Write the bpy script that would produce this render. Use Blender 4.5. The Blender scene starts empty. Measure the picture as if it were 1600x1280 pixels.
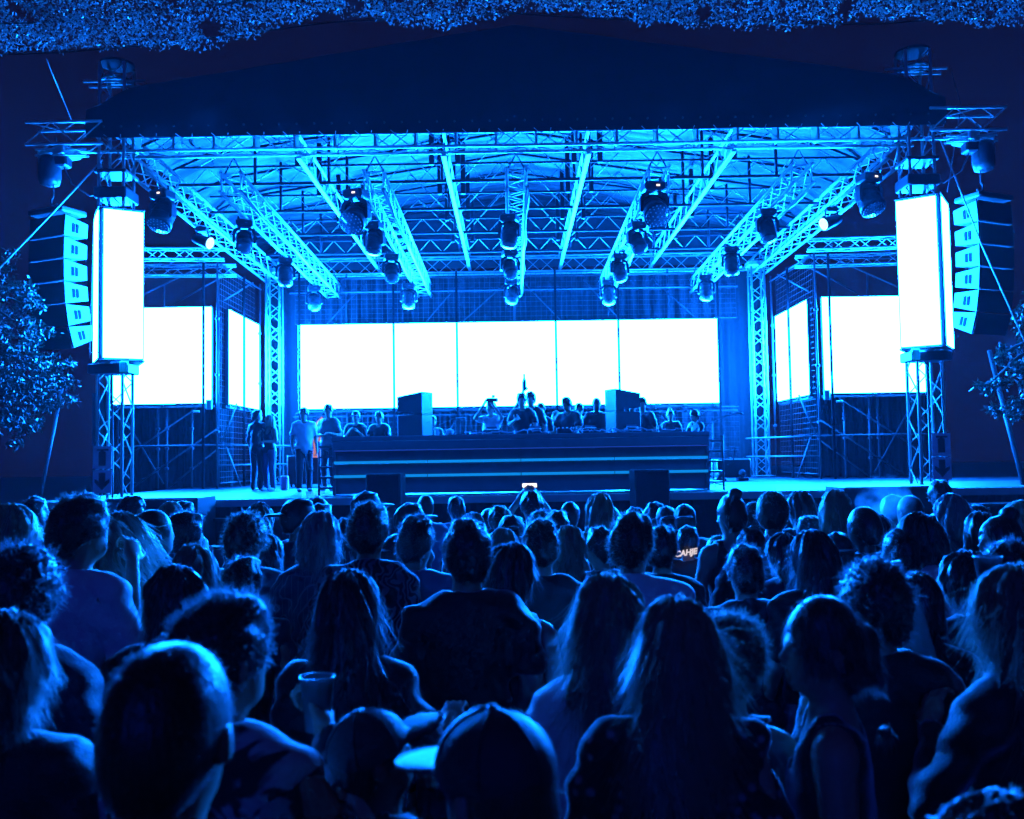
import bpy, math, random
import numpy as np
from mathutils import Vector, Matrix

# ------------------------------------------------------------------ camera, sky, light, exposure
SC = bpy.context.scene
COL = SC.collection
CAM = np.array([-0.15, 0.0, 2.03])
FPX, PITCH, ROLL = 1450.0, math.radians(2.96), math.radians(0.9)
_r0 = np.array([1.0, 0, 0]); _u0 = np.array([0, -math.sin(PITCH), math.cos(PITCH)])
FWD = np.array([0, math.cos(PITCH), math.sin(PITCH)])
RIGHT = math.cos(ROLL) * _r0 - math.sin(ROLL) * _u0
UP = math.cos(ROLL) * _u0 + math.sin(ROLL) * _r0

def at(px, py, Y):
    """world point on the plane at depth Y seen at a photo pixel (1600 x 1280)"""
    d = FWD + RIGHT * (px - 800) / FPX - UP * (py - 640) / FPX
    return CAM + d * ((Y - CAM[1]) / d[1])

cam_data = bpy.data.cameras.new("camera")
cam_data.lens = 36.0 * FPX / 1600.0
cam_data.sensor_width = 36.0
cam_data.clip_start = 0.05
cam_data.clip_end = 600.0
cam_data.dof.use_dof = True
cam_data.dof.focus_distance = 15.0
cam_data.dof.aperture_fstop = 4.0
cam = bpy.data.objects.new("camera", cam_data)
COL.objects.link(cam)
M = Matrix.Identity(4)
for i in range(3):
    M[i][0] = RIGHT[i]; M[i][1] = UP[i]; M[i][2] = -FWD[i]; M[i][3] = CAM[i]
cam.matrix_world = M
SC.camera = cam

world = bpy.data.worlds.new("World"); SC.world = world; world.use_nodes = True
wn = world.node_tree.nodes; wl = world.node_tree.links
bg = wn["Background"]
sky = wn.new("ShaderNodeTexSky"); sky.sky_type = 'NISHITA'; sky.sun_disc = False
sky.sun_elevation = math.radians(4); sky.sun_rotation = math.radians(180)
tint = wn.new("ShaderNodeMix"); tint.data_type = 'RGBA'; tint.blend_type = 'MIX'
tint.inputs[0].default_value = 0.99
tint.inputs[7].default_value = (0.34, 0.14, 0.30, 1)
wl.new(sky.outputs[0], tint.inputs[6]); wl.new(tint.outputs[2], bg.inputs[0])
bg.inputs[1].default_value = 0.012

sun_d = bpy.data.lights.new("night_fill", 'SUN')
sun_d.energy = 0.42; sun_d.specular_factor = 0.3; sun_d.angle = math.radians(25); sun_d.color = (0.0, 0.055, 1.0)
sun = bpy.data.objects.new("night_fill", sun_d); COL.objects.link(sun)
sun.rotation_euler = Vector((0.2, 1.0, -0.45)).to_track_quat('-Z', 'Y').to_euler()

SC.view_settings.view_transform = 'Standard'
SC.view_settings.look = 'None'
SC.view_settings.exposure = -0.3
SC.view_settings.gamma = 1.0
SC.render.engine = 'CYCLES'
cy = SC.cycles
cy.use_denoising = True
cy.use_adaptive_sampling = True; cy.adaptive_threshold = 0.03; cy.adaptive_min_samples = 12
cy.max_bounces = 4; cy.diffuse_bounces = 2; cy.glossy_bounces = 2; cy.transmission_bounces = 4
cy.volume_bounces = 0; cy.transparent_max_bounces = 6
cy.caustics_reflective = False; cy.caustics_refractive = False
cy.sample_clamp_indirect = 6.0
cy.use_light_tree = True

SCREEN_RGB = (0.0021, 0.14, 1.0)
SCREEN_POWER = 700.0
HAZE_DENSITY = 0.00033

# ------------------------------------------------------------------ materials
MATS = {}
def mat(name, color, rough=0.6, metal=0.0, spec=0.4, noise=0.0, nscale=8.0, bump=0.0, bscale=60.0,
        sheen=0.0, trans=0.0, coat=0.0):
    if name in MATS: return MATS[name]
    m = bpy.data.materials.new(name); m.use_nodes = True
    N = m.node_tree.nodes; L = m.node_tree.links
    b = N["Principled BSDF"]
    b.inputs["Base Color"].default_value = (*color, 1)
    b.inputs["Roughness"].default_value = rough
    b.inputs["Metallic"].default_value = metal
    b.inputs["Specular IOR Level"].default_value = spec
    if sheen:
        b.inputs["Sheen Weight"].default_value = sheen
        b.inputs["Sheen Roughness"].default_value = 0.35
    if coat: b.inputs["Coat Weight"].default_value = coat
    tc = N.new("ShaderNodeTexCoord")
    if noise:
        n = N.new("ShaderNodeTexNoise"); n.inputs["Scale"].default_value = nscale
        n.inputs["Detail"].default_value = 5
        L.new(tc.outputs["Object"], n.inputs["Vector"])
        mx = N.new("ShaderNodeMix"); mx.data_type = 'RGBA'
        c = np.array(color)
        mx.inputs[6].default_value = (*np.clip(c * (1 - noise), 0, 1), 1)
        mx.inputs[7].default_value = (*np.clip(c * (1 + noise), 0, 1), 1)
        L.new(n.outputs["Fac"], mx.inputs[0]); L.new(mx.outputs[2], b.inputs["Base Color"])
    if bump:
        n2 = N.new("ShaderNodeTexNoise"); n2.inputs["Scale"].default_value = bscale
        n2.inputs["Detail"].default_value = 4
        L.new(tc.outputs["Object"], n2.inputs["Vector"])
        bp = N.new("ShaderNodeBump"); bp.inputs["Strength"].default_value = bump
        bp.inputs["Distance"].default_value = 0.02
        L.new(n2.outputs["Fac"], bp.inputs["Height"]); L.new(bp.outputs[0], b.inputs["Normal"])
    if trans:
        out = N["Material Output"]
        t = N.new("ShaderNodeBsdfTranslucent"); t.inputs[0].default_value = (*color, 1)
        ms = N.new("ShaderNodeMixShader"); ms.inputs[0].default_value = trans
        L.new(b.outputs[0], ms.inputs[1]); L.new(t.outputs[0], ms.inputs[2]); L.new(ms.outputs[0], out.inputs[0])
    MATS[name] = m
    return m

def pattern_mat(name, c0, c1, kind, scale, lo=0.45, hi=0.55, rough=0.8, sheen=0.9):
    m = mat(name, c0, rough, sheen=sheen)
    N = m.node_tree.nodes; L = m.node_tree.links
    tc = N.new("ShaderNodeTexCoord"); rp = N.new("ShaderNodeValToRGB")
    rp.color_ramp.elements[0].position = lo; rp.color_ramp.elements[1].position = hi
    rp.color_ramp.elements[0].color = (*c0, 1); rp.color_ramp.elements[1].color = (*c1, 1)
    if kind == 'swirl':
        t = N.new("ShaderNodeTexWave"); t.inputs["Scale"].default_value = scale
        t.inputs["Distortion"].default_value = 14; t.inputs["Detail"].default_value = 1.5
        t.inputs["Detail Scale"].default_value = 1.6
        o = t.outputs["Fac"]
    elif kind == 'blotch':
        t = N.new("ShaderNodeTexNoise"); t.inputs["Scale"].default_value = scale
        t.inputs["Detail"].default_value = 2; t.inputs["Distortion"].default_value = 1.2
        o = t.outputs["Fac"]
    elif kind == 'floral':
        t = N.new("ShaderNodeTexVoronoi"); t.inputs["Scale"].default_value = scale
        o = t.outputs["Distance"]
    else:
        t = N.new("ShaderNodeTexBrick"); t.inputs["Scale"].default_value = scale
        o = t.outputs["Fac"]
    L.new(tc.outputs["Object"], t.inputs["Vector"]); L.new(o, rp.inputs[0])
    L.new(rp.outputs[0], N["Principled BSDF"].inputs["Base Color"])
    return m

def streaks(m, s=110.0):
    """fine strand streaks in colour and bump along the hanging direction"""
    N = m.node_tree.nodes; L = m.node_tree.links; b = N["Principled BSDF"]
    tc = N.new("ShaderNodeTexCoord"); mp = N.new("ShaderNodeMapping"); mp.inputs["Scale"].default_value = (s, s, s*0.06)
    n = N.new("ShaderNodeTexNoise"); n.inputs["Scale"].default_value = 1.0; n.inputs["Detail"].default_value = 3
    L.new(tc.outputs["Object"], mp.inputs[0]); L.new(mp.outputs[0], n.inputs["Vector"])
    c = b.inputs["Base Color"].default_value
    mx = N.new("ShaderNodeMix"); mx.data_type = 'RGBA'
    mx.inputs[6].default_value = (c[0]*.35, c[1]*.35, c[2]*.35, 1); mx.inputs[7].default_value = (min(c[0]*1.7, 1), min(c[1]*1.7, 1), min(c[2]*1.7, 1), 1)
    L.new(n.outputs["Fac"], mx.inputs[0]); L.new(mx.outputs[2], b.inputs["Base Color"])
    bp = N.new("ShaderNodeBump"); bp.inputs["Strength"].default_value = 0.7; bp.inputs["Distance"].default_value = 0.006
    L.new(n.outputs["Fac"], bp.inputs["Height"]); L.new(bp.outputs[0], b.inputs["Normal"])
    b.inputs["Sheen Roughness"].default_value = 0.3
    return m

def emit(name, color, strength):
    if name in MATS: return MATS[name]
    m = bpy.data.materials.new(name); m.use_nodes = True
    N = m.node_tree.nodes; L = m.node_tree.links
    N.remove(N["Principled BSDF"])
    e = N.new("ShaderNodeEmission"); e.inputs[0].default_value = (*color, 1); e.inputs[1].default_value = strength
    L.new(e.outputs[0], N["Material Output"].inputs[0])
    MATS[name] = m
    return m

ALU = mat("aluminium", (0.50, 0.55, 0.51), 0.42, 0.5, noise=0.15, nscale=5)
STEEL = mat("galvanised_steel", (0.055, 0.058, 0.058), 0.5, 0.4, noise=0.25, nscale=9)
ROOFST = mat("dark_painted_steel", (0.018, 0.019, 0.02), 0.55, 0.2, noise=0.3, nscale=8)
BLACKM = mat("black_metal", (0.025, 0.025, 0.028), 0.4, 0.0, spec=0.5, noise=0.3, nscale=20)
BLACKP = mat("black_paint", (0.022, 0.022, 0.024), 0.55, bump=0.25, bscale=300)
GREYBOX = mat("speaker_grey", (0.019, 0.021, 0.021), 0.5, noise=0.12, nscale=6, bump=0.1, bscale=250)
CANVAS = mat("roof_canvas", (0.03, 0.03, 0.03), 0.5, spec=0.25)
def _canvas(m):
    N = m.node_tree.nodes; L = m.node_tree.links; b = N["Principled BSDF"]
    tc = N.new("ShaderNodeTexCoord"); mp = N.new("ShaderNodeMapping"); mp.inputs["Scale"].default_value = (0.30, 2.6, 0.3)
    n = N.new("ShaderNodeTexNoise"); n.inputs["Scale"].default_value = 1.0; n.inputs["Detail"].default_value = 6; n.inputs["Distortion"].default_value = 0.4
    L.new(tc.outputs["Object"], mp.inputs[0]); L.new(mp.outputs[0], n.inputs["Vector"])
    rp = N.new("ShaderNodeValToRGB"); rp.color_ramp.elements[0].position = 0.46; rp.color_ramp.elements[1].position = 0.64
    rp.color_ramp.elements[0].color = (0.002, 0.002, 0.0025, 1); rp.color_ramp.elements[1].color = (0.030, 0.034, 0.030, 1)
    L.new(n.outputs["Fac"], rp.inputs[0]); L.new(rp.outputs[0], b.inputs["Base Color"])
    bp = N.new("ShaderNodeBump"); bp.inputs["Strength"].default_value = 0.3; bp.inputs["Distance"].default_value = 0.05
    L.new(n.outputs["Fac"], bp.inputs["Height"]); L.new(bp.outputs[0], b.inputs["Normal"])
_canvas(CANVAS)
FASCIA = mat("dark_canvas", (0.02, 0.02, 0.024), 0.75, noise=0.2, nscale=0.8, bump=0.2, bscale=5)
DRAPE = mat("black_drape", (0.010, 0.010, 0.011), 0.85, noise=0.25, nscale=2)
DECK = mat("stage_plywood", (0.028, 0.027, 0.025), 0.5, noise=0.35, nscale=3, bump=0.15, bscale=30)
SKIRT = mat("stage_skirt", (0.035, 0.035, 0.04), 0.8, noise=0.3, nscale=3)
GROUND = mat("trodden_grass", (0.045, 0.05, 0.03), 0.95, noise=0.5, nscale=2, bump=0.6, bscale=18)
BOOTH = mat("booth_panel", (0.13, 0.13, 0.14), 0.4, noise=0.2, nscale=5)
SIGNW = mat("sign_board", (0.35, 0.36, 0.37), 0.5, noise=0.08, nscale=12)
SIGND = mat("sign_print", (0.02, 0.02, 0.03), 0.5)
LEAF = mat("leaf", (0.013, 0.020, 0.010), 0.3, spec=0.5, noise=0.4, nscale=3, trans=0.25)
NETLEAF = mat("net_leaf", (0.20, 0.21, 0.18), 0.35, spec=0.6, noise=0.5, nscale=6, trans=0.3)
BARK = mat("bark", (0.06, 0.045, 0.03), 0.9, noise=0.4, nscale=10, bump=0.8, bscale=25)
PLASTIC = mat("clear_plastic", (0.22, 0.23, 0.24), 0.2, spec=0.8, trans=0.5)
SCREEN = emit("led_light", SCREEN_RGB, SCREEN_POWER)
STRIP = emit("booth_strip_light", (0.004, 0.27, 0.85), 1.1)
STRIP2 = emit("booth_strip_dim", (0.015, 0.08, 0.6), 0.7)
LAMPLENS = emit("lamp_glow", (0.30, 0.8, 1.0), 3.5)
LAMPBIT = emit("lamp_display", (1.0, 0.8, 0.7), 2.0)
PHONE = emit("phone_screen", (1.0, 0.92, 0.85), 2.2)
LENS = mat("lamp_glass", (0.10, 0.12, 0.14), 0.08, spec=0.9, coat=0.8)
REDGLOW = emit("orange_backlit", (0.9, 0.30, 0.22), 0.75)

# ------------------------------------------------------------------ mesh builder
def mesh_obj(name, verts, faces, material, parent=None, smooth=False, kind=None, label=None):
    me = bpy.data.meshes.new(name)
    if isinstance(verts, np.ndarray): verts = verts.tolist()
    if isinstance(faces, np.ndarray): faces = faces.tolist()
    me.from_pydata(verts, [], faces)
    if smooth: me.polygons.foreach_set("use_smooth", [True] * len(me.polygons))
    me.materials.append(material); me.update()
    o = bpy.data.objects.new(name, me); COL.objects.link(o)
    if parent is not None: o.parent = parent
    if kind: o["kind"] = kind
    if label: o["label"] = label
    return o

class MB:
    def __init__(self): self.v = []; self.f = []
    def quad(self, a, b, c, d):
        n = len(self.v); self.v += [tuple(a), tuple(b), tuple(c), tuple(d)]; self.f.append((n, n+1, n+2, n+3))
    def box(self, c, s, rz=0.0, rx=0.0, bevel=0.0):
        """bevelled box: centre c, full size s"""
        hx, hy, hz = s[0]/2, s[1]/2, s[2]/2
        b = min(bevel, hx*.4, hy*.4, hz*.4)
        pts = []
        prof = [(-hz, b), (-hz+b, 0), (hz-b, 0), (hz, b)] if b > 0 else [(-hz, 0), (hz, 0)]
        n0 = len(self.v); per = 8 if b > 0 else 4
        for z, i in prof:
            x, y = hx - i, hy - i
            if b > 0: ring = [(-x+b, -y), (x-b, -y), (x, -y+b), (x, y-b), (x-b, y), (-x+b, y), (-x, y-b), (-x, -y+b)]
            else: ring = [(-x, -y), (x, -y), (x, y), (-x, y)]
            pts += [(px, py, z) for px, py in ring]
        cr, sr = math.cos(rz), math.sin(rz); cx, sx = math.cos(rx), math.sin(rx)
        for x, y, z in pts:
            y, z = y*cx - z*sx, y*sx + z*cx
            self.v.append((c[0] + x*cr - y*sr, c[1] + x*sr + y*cr, c[2] + z))
        k = len(prof)
        for j in range(k-1):
            for i in range(per):
                a = n0 + j*per + i; bb = n0 + j*per + (i+1) % per
                self.f.append((a, bb, bb+per, a+per))
        self.f.append(tuple(n0 + i for i in reversed(range(per))))
        self.f.append(tuple(n0 + (k-1)*per + i for i in range(per)))
        return self
    def path(self, pts, r, n=6, closed=False):
        """one connected tube along a polyline; r may be a list"""
        P = [np.array(p, float) for p in pts]; m = len(P)
        n0 = len(self.v)
        prev = None
        for i in range(m):
            if closed: t = P[(i+1) % m] - P[i-1]
            else: t = P[min(i+1, m-1)] - P[max(i-1, 0)]
            t = t / (np.linalg.norm(t) + 1e-9)
            ref = np.array([0, 0, 1.0]) if abs(t[2]) < 0.9 else np.array([0, 1.0, 0])
            if prev is not None: ref = prev
            a = np.cross(t, ref); na = np.linalg.norm(a)
            if na < 1e-4: a = np.cross(t, np.array([1.0, 0.2, 0.1])); na = np.linalg.norm(a)
            a /= na; b = np.cross(a, t); prev = b
            rr = r[i] if isinstance(r, (list, tuple)) else r
            for k in range(n):
                w = 2*math.pi*k/n
                self.v.append(tuple(P[i] + rr*(math.cos(w)*a + math.sin(w)*b)))
        for i in range(m if closed else m-1):
            j = (i+1) % m
            for k in range(n):
                self.f.append((n0+i*n+k, n0+i*n+(k+1) % n, n0+j*n+(k+1) % n, n0+j*n+k))
        if not closed:
            self.f.append(tuple(n0+k for k in reversed(range(n))))
            self.f.append(tuple(n0+(m-1)*n+k for k in range(n)))
        return self
    def lathe(self, prof, c=(0, 0, 0), n=16, axis=(0, 0, 1)):
        ax = Vector(axis).normalized(); q = Vector((0, 0, 1)).rotation_difference(ax)
        n0 = len(self.v)
        for r, z in prof:
            for k in range(n):
                w = 2*math.pi*k/n
                p = q @ Vector((r*math.cos(w), r*math.sin(w), z))
                self.v.append((c[0]+p.x, c[1]+p.y, c[2]+p.z))
        m = len(prof)
        for i in range(m-1):
            for k in range(n):
                self.f.append((n0+i*n+k, n0+i*n+(k+1) % n, n0+(i+1)*n+(k+1) % n, n0+(i+1)*n+k))
        self.f.append(tuple(n0+k for k in reversed(range(n))))
        self.f.append(tuple(n0+(m-1)*n+k for k in range(n)))
        return self
    def prism(self, poly, y0, y1):
        """polygon in XZ extruded along Y"""
        n0 = len(self.v); n = len(poly)
        for y in (y0, y1): self.v += [(x, y, z) for x, z in poly]
        self.f.append(tuple(n0+i for i in range(n))); self.f.append(tuple(n0+n+i for i in reversed(range(n))))
        for i in range(n):
            j = (i+1) % n; self.f.append((n0+j, n0+i, n0+n+i, n0+n+j))
        return self
    def obj(self, name, material, parent=None, smooth=False, kind=None, label=None):
        return mesh_obj(name, self.v, self.f, material, parent, smooth, kind, label)

def thing(name, label, cat, loc=(0, 0, 0), rz=0.0, group=None, kind=None):
    o = bpy.data.objects.new(name, None); COL.objects.link(o)
    o.location = tuple(loc); o.rotation_euler = (0, 0, rz); o.empty_display_size = 0.2
    o["label"] = label; o["category"] = cat
    if group: o["group"] = group
    if kind: o["kind"] = kind
    return o

def tag(o, label, cat, group=None):
    o["label"] = label; o["category"] = cat
    if group: o["group"] = group
    return o

def tube(name, a, b, r, material, parent=None, n=6):
    return MB().path([a, b], r, n).obj(name, material, parent, smooth=True)

def zigzag(p, q, bays):
    """points running along p->q edge and back to the other chord in turn"""
    (a0, a1), (b0, b1) = p, q
    out = []
    for i in range(bays + 1):
        t = i / bays
        A = a0 + (a1 - a0) * t; B = b0 + (b1 - b0) * t
        out.append(A if i % 2 == 0 else B)
    return out

def box_truss(parent, a, b, w, h, rc=0.025, rl=0.011, bay=0.42, side=None, material=None, faces=(0, 1, 2, 3)):
    material = material or ALU
    a = np.array(a, float); b = np.array(b, float); t = (b - a) / np.linalg.norm(b - a)
    s = np.array(side, float) if side is not None else np.cross(t, [0, 0, 1.0])
    s = s - t * np.dot(s, t); s /= np.linalg.norm(s); u = np.cross(s, t)
    cs = [(-1, -1), (1, -1), (1, 1), (-1, 1)]
    ch = [(a + s*x*w/2 + u*y*h/2, b + s*x*w/2 + u*y*h/2) for x, y in cs]
    for p, q in ch: tube("chord", p, q, rc, material, parent)
    n = max(2, int(round(np.linalg.norm(b - a) / bay)))
    for i in faces:
        MB().path(zigzag(ch[i], ch[(i+1) % 4], n), rl, 4).obj("lacing", material, parent, smooth=True)

def ground_z(Y):
    return -0.045 * min(max(Y - 3.0, 0.0), 12.0)
# ------------------------------------------------------------------ ground and stage
rng = random.Random(7)
DZ = 1.38                       # stage deck height
def build_ground():
    ys = [-60, -20, -6, 0, 3, 5, 7, 9, 11, 13, 15, 18, 25, 40, 80, 200]
    xs = [-200, -60, -25, -14, -8, -4, 0, 4, 8, 14, 25, 60, 200]
    v = [(x, y, ground_z(y)) for y in ys for x in xs]
    n = len(xs)
    f = [(j*n+i, j*n+i+1, (j+1)*n+i+1, (j+1)*n+i) for j in range(len(ys)-1) for i in range(n-1)]
    o = mesh_obj("ground", v, f, GROUND); o["kind"] = "structure"; o["label"] = "trodden grass sloping gently down to the stage"
build_ground()
GZ = ground_z(16)

stage = thing("stage", "raised plywood stage deck with dark skirt", "stage", (0, 0, 0), kind="structure")
del stage["category"]
x0 = -8.6
for k in range(13):             # deck boards across the width, 1.6 m modules
    xa = x0 + k*1.6
    MB().box((xa+0.8, 18.0, DZ-0.05), (1.59, 3.4, 0.1), bevel=0.006).obj("deck_board", DECK, stage)
    MB().box((xa+0.8, 23.62, DZ-0.05), (1.59, 7.8, 0.1), bevel=0.006).obj("darkened_rear_deck", mat("rear_deck_black", (0.004, 0.004, 0.0045), 0.6, spec=0.15, noise=0.3, nscale=4), stage)  # black rear deck, added so only the front strip looks lit
MB().box((1.8, 16.27, DZ-0.07), (20.8, 0.04, 0.13), bevel=0.006).obj("deck_edge", ALU, stage)
for k in range(26):             # pleated skirt panels
    xa = x0 + k*0.8
    pts = []
    for i in range(9):
        t = i/8
        pts.append((xa + 0.8*t, 16.36 + 0.03*math.sin(6.28*t*2 + k)))
    m = MB()
    for i in range(8):
        (a, c), (b, d) = pts[i], pts[i+1]
        m.quad((a, c, GZ), (b, d, GZ), (b, d, DZ-0.14), (a, c, DZ-0.14))
    m.obj("skirt_panel", SKIRT, stage, smooth=True)
# lower service ledge seen as a second bright line below the wings
for xa, xb in ((-9.2, -6.9), (6.9, 11.0)):
    MB().box(((xa+xb)/2, 15.95, DZ-0.28), (xb-xa, 0.5, 0.05), bevel=0.005).obj("service_ledge", DECK, stage)
    for x in np.arange(xa+0.1, xb, 0.9):
        tube("ledge_leg", (x, 15.8, GZ), (x, 15.8, DZ-0.3), 0.024, STEEL, stage)
for x in (-5.0, -3.9, 4.4, 5.5):
    MB().box((x, 16.1, DZ-0.34), (0.9, 0.3, 0.04), bevel=0.004).obj("service_ledge", DECK, stage)

# ------------------------------------------------------------------ roof
RX, FY, BY = 7.05, 16.5, 27.2
def roof_z(x): 
    ax = abs(x)
    return 9.62 - 0.150*ax - (0.30*(max(ax-6.6, 0)/0.9)**2)
roof = thing("stage_roof", "dark gabled canvas stage roof on an aluminium truss grid", "roof", (0, 0, 7.6))
roof.location = (0, 0, 0)
# canvas: strips between the rafters, sagging between purlins, with folds
PURL = np.linspace(FY-0.15, BY+0.2, 8)
def canvas_strip(xa, xb, seed):
    nx, ny = 10, 84
    r_ = np.random.RandomState(seed)
    ph = r_.rand(8)*6.28
    v, f = [], []
    for j in range(ny+1):
        y = FY - 0.15 + (BY + 0.35 - FY) * j/ny
        t = (y - PURL[0])/(PURL[1]-PURL[0]); ft = t - math.floor(t)
        for i in range(nx+1):
            x = xa + (xb-xa)*i/nx
            sag = 0.09*math.sin(math.pi*ft) + 0.028*math.sin(y*9.5+ph[0]+0.6*x) + 0.018*math.sin(y*17+ph[1]-1.1*x) \
                + 0.02*math.sin(4.1*x+ph[2]+y)
            v.append((x, y, roof_z(x) - sag + 0.02))
    n = nx+1
    for j in range(ny):
        for i in range(nx): f.append((j*n+i, j*n+i+1, (j+1)*n+i+1, (j+1)*n+i))
    mesh_obj("canvas_panel", v, f, CANVAS, roof, smooth=True)
xsn = [-7.5, -6.625, -3.975, -1.325, 0, 1.325, 3.975, 6.625, 7.5]
for i in range(8): canvas_strip(xsn[i], xsn[i+1], i)
# purlins under the canvas
for y in PURL:
    pts = [(x, y, roof_z(x)-0.06) for x in (-7.4, -6.6, -4, -2, 0, 2, 4, 6.6, 7.4)]
    MB().path(pts, 0.035, 6).obj("purlin", ROOFST, roof, smooth=True)
# black outer skin above the canvas and the gable fascia
v = []; f = []
for j, y in enumerate((FY-0.32, BY+0.5)):
    for x in np.linspace(-7.62, 7.62, 25): v.append((x, y, roof_z(min(max(x, -7.5), 7.5)) + 0.10))
for i in range(24): f.append((i, i+1, 25+i+1, 25+i))
mesh_obj("outer_skin", v, f, FASCIA, roof, smooth=True)
FB = 7.80
nx, nz = 70, 14
v = []; f = []
for j in range(nz+1):
    for i in range(nx+1):
        x = -7.62 + 15.24*i/nx
        zt = roof_z(min(max(x, -7.5), 7.5)) + 0.115
        t = j/nz; z = FB + (zt-FB)*t
        y = FY-0.33 - 0.03*math.sin(3.14*t) + 0.012*math.sin(5*x+3*z) + 0.008*math.sin(2.2*x-7*z)
        v.append((x, y, z))
n = nx+1
for j in range(nz):
    for i in range(nx): f.append((j*n+i, j*n+i+1, (j+1)*n+i+1, (j+1)*n+i))
mesh_obj("gable_fascia", v, f, FASCIA, roof, smooth=True)
v = []; f = []                  # the same canvas closing the rear gable
for i in range(25):
    x = -7.5 + 15*i/24; v += [(x, BY+0.3, 7.7), (x, BY+0.3, roof_z(x)+0.05)]
for i in range(24): f.append((2*i, 2*i+2, 2*i+3, 2*i+1))
mesh_obj("rear_gable", v, f, FASCIA, roof)
for k in range(48):             # eyelets and lacing along the fascia hem
    x = -7.3 + 14.6*k/47
    MB().lathe([(0.008, -0.006), (0.02, -0.006), (0.02, 0.006), (0.008, 0.006)], (x, FY-0.365, FB+0.19), 8, (0, 1, 0)).obj("eyelet", STEEL, roof, smooth=True)
for k in range(24):
    x = -7.3 + 14.6*k/23
    MB().path([(x, FY-0.36, FB+0.05), (x+0.12, FY-0.3, FB-0.04), (x+0.28, FY-0.3, FB-0.02), (x+0.3, FY-0.36, FB+0.05)], 0.008, 4).obj("lacing_cord", SIGNW, roof)
# main beams
box_truss(roof, (-7.3, FY+0.1, 7.83), (7.3, FY+0.1, 7.83), 0.36, 0.38, 0.028, 0.013, 0.5)
box_truss(roof, (-7.2, BY, 7.72), (7.2, BY, 7.72), 0.36, 0.46, 0.028, 0.014, 0.5)
for s in (-1, 1):
    box_truss(roof, (s*7.02, FY+0.3, 7.62), (s*7.02, BY-0.2, 7.42), 0.38, 0.42, 0.036, 0.012, 0.36)
# rafters: bright box sections with a second chord above, webbed
for x in (-3.975, -1.325, 1.325, 3.975):
    MB().box((x, (FY+BY)/2, 7.56), (0.09, BY-FY-0.3, 0.06), bevel=0.01).obj("rafter", ALU, roof)
    up = roof_z(x) - 0.16
    MB().box((x, (FY+BY)/2, 7.98), (0.06, BY-FY-0.3, 0.05), bevel=0.01).obj("rafter", ALU, roof)
    MB().path(zigzag((np.array([x, FY+.2, 7.58]), np.array([x, BY-.2, 7.58])), (np.array([x, FY+.2, 7.97]), np.array([x, BY-.2, 7.97])), 26), 0.012, 4).obj("lacing", ALU, roof, smooth=True)
# cross frames
for y in (18.6, 20.7, 22.9, 25.1):
    tube("tie_beam", (-6.9, y, 7.66), (6.9, y, 7.66), 0.035, ROOFST, roof)
    tube("tie_beam", (-6.9, y, 8.02), (6.9, y, 8.02), 0.025, ROOFST, roof)
    MB().path(zigzag((np.array([-6.6, y, 7.66]), np.array([6.6, y, 7.66])), (np.array([-6.6, y, 8.02]), np.array([6.6, y, 8.02])), 40), 0.012, 4).obj("lacing", ALU, roof, smooth=True)
    for x in (-5.3, -3.8, -1.5, 1.5, 3.8, 5.3):
        tube("post", (x, y, 7.66), (x, y, roof_z(x)-0.05), 0.035, ROOFST, roof)
    for s in (-1, 1):
        for xa, xb in ((0.1, 1.5), (2.6, 1.5), (2.6, 3.8), (5.2, 3.8), (5.2, 6.5)):
            tube("web", (s*xa, y+0.03, roof_z(xa)-0.08), (s*xb, y+0.03, 8.02), 0.014, ALU, roof, 5)
# wide hanger plates beside the rafters, front to back
for x in (-1.62, -1.12, 1.12, 1.62, -4.2, 4.2):
    for y in (17.6, 19.6, 21.8, 24.0):
        MB().box((x, y, 8.25), (0.10, 0.10, 1.15), bevel=0.01).obj("hanger_post", ROOFST, roof)
# small splice brackets along the front beam
for k in range(20):
    x = -6.9 + 13.8*k/19
    MB().box((x, FY+0.1, 7.86), (0.045, 0.34, 0.40), bevel=0.008).obj("splice_bracket", ALU, roof)

# ------------------------------------------------------------------ hung lighting trusses
LT = []
def lt_z(y): return 7.02 - 0.024*(y - 16.9)
names = {-5.3: "leftmost", -2.65: "second from the left", 0.0: "centre", 2.65: "second from the right", 5.3: "rightmost"}
for x, nm in names.items():
    t = thing("lighting_truss", f"cyan lit aluminium lighting truss running front to back, {nm} of five", "truss", (x, 16.9, 6.9), group="lighting trusses hung under the roof")
    box_truss(t, (0, 0, lt_z(16.9)+0.17-6.9), (0, 10.0, lt_z(26.9)+0.17-6.9), 0.36, 0.36, 0.036, 0.010, 0.33)
    for yy in (0.1, 9.9):       # end frames
        z = lt_z(16.9+yy)+0.17-6.9
        MB().path([(-.18, yy, z-.18), (.18, yy, z-.18), (.18, yy, z+.18), (-.18, yy, z+.18)], 0.022, 6, closed=True).obj("end_frame", ALU, t, smooth=True)
    for yy in (0.25, 4.6, 9.4): # bridle slings
        z = lt_z(16.9+yy)+0.35-6.9
        MB().path([(-.2, yy, z), (0, yy, 7.72-6.9), (.2, yy, z)], 0.02, 5).obj("sling", BLACKM, t, smooth=True)
    LT.append(t)
    cb = [(0.21+0.03*math.sin(i*1.3), i*0.62, lt_z(16.9+i*.62)-6.9+0.02-0.06*abs(math.sin(i*0.8))) for i in range(17)]
    MB().path(cb, 0.012, 5).obj("cable_run", BLACKM, t, smooth=True)

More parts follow.
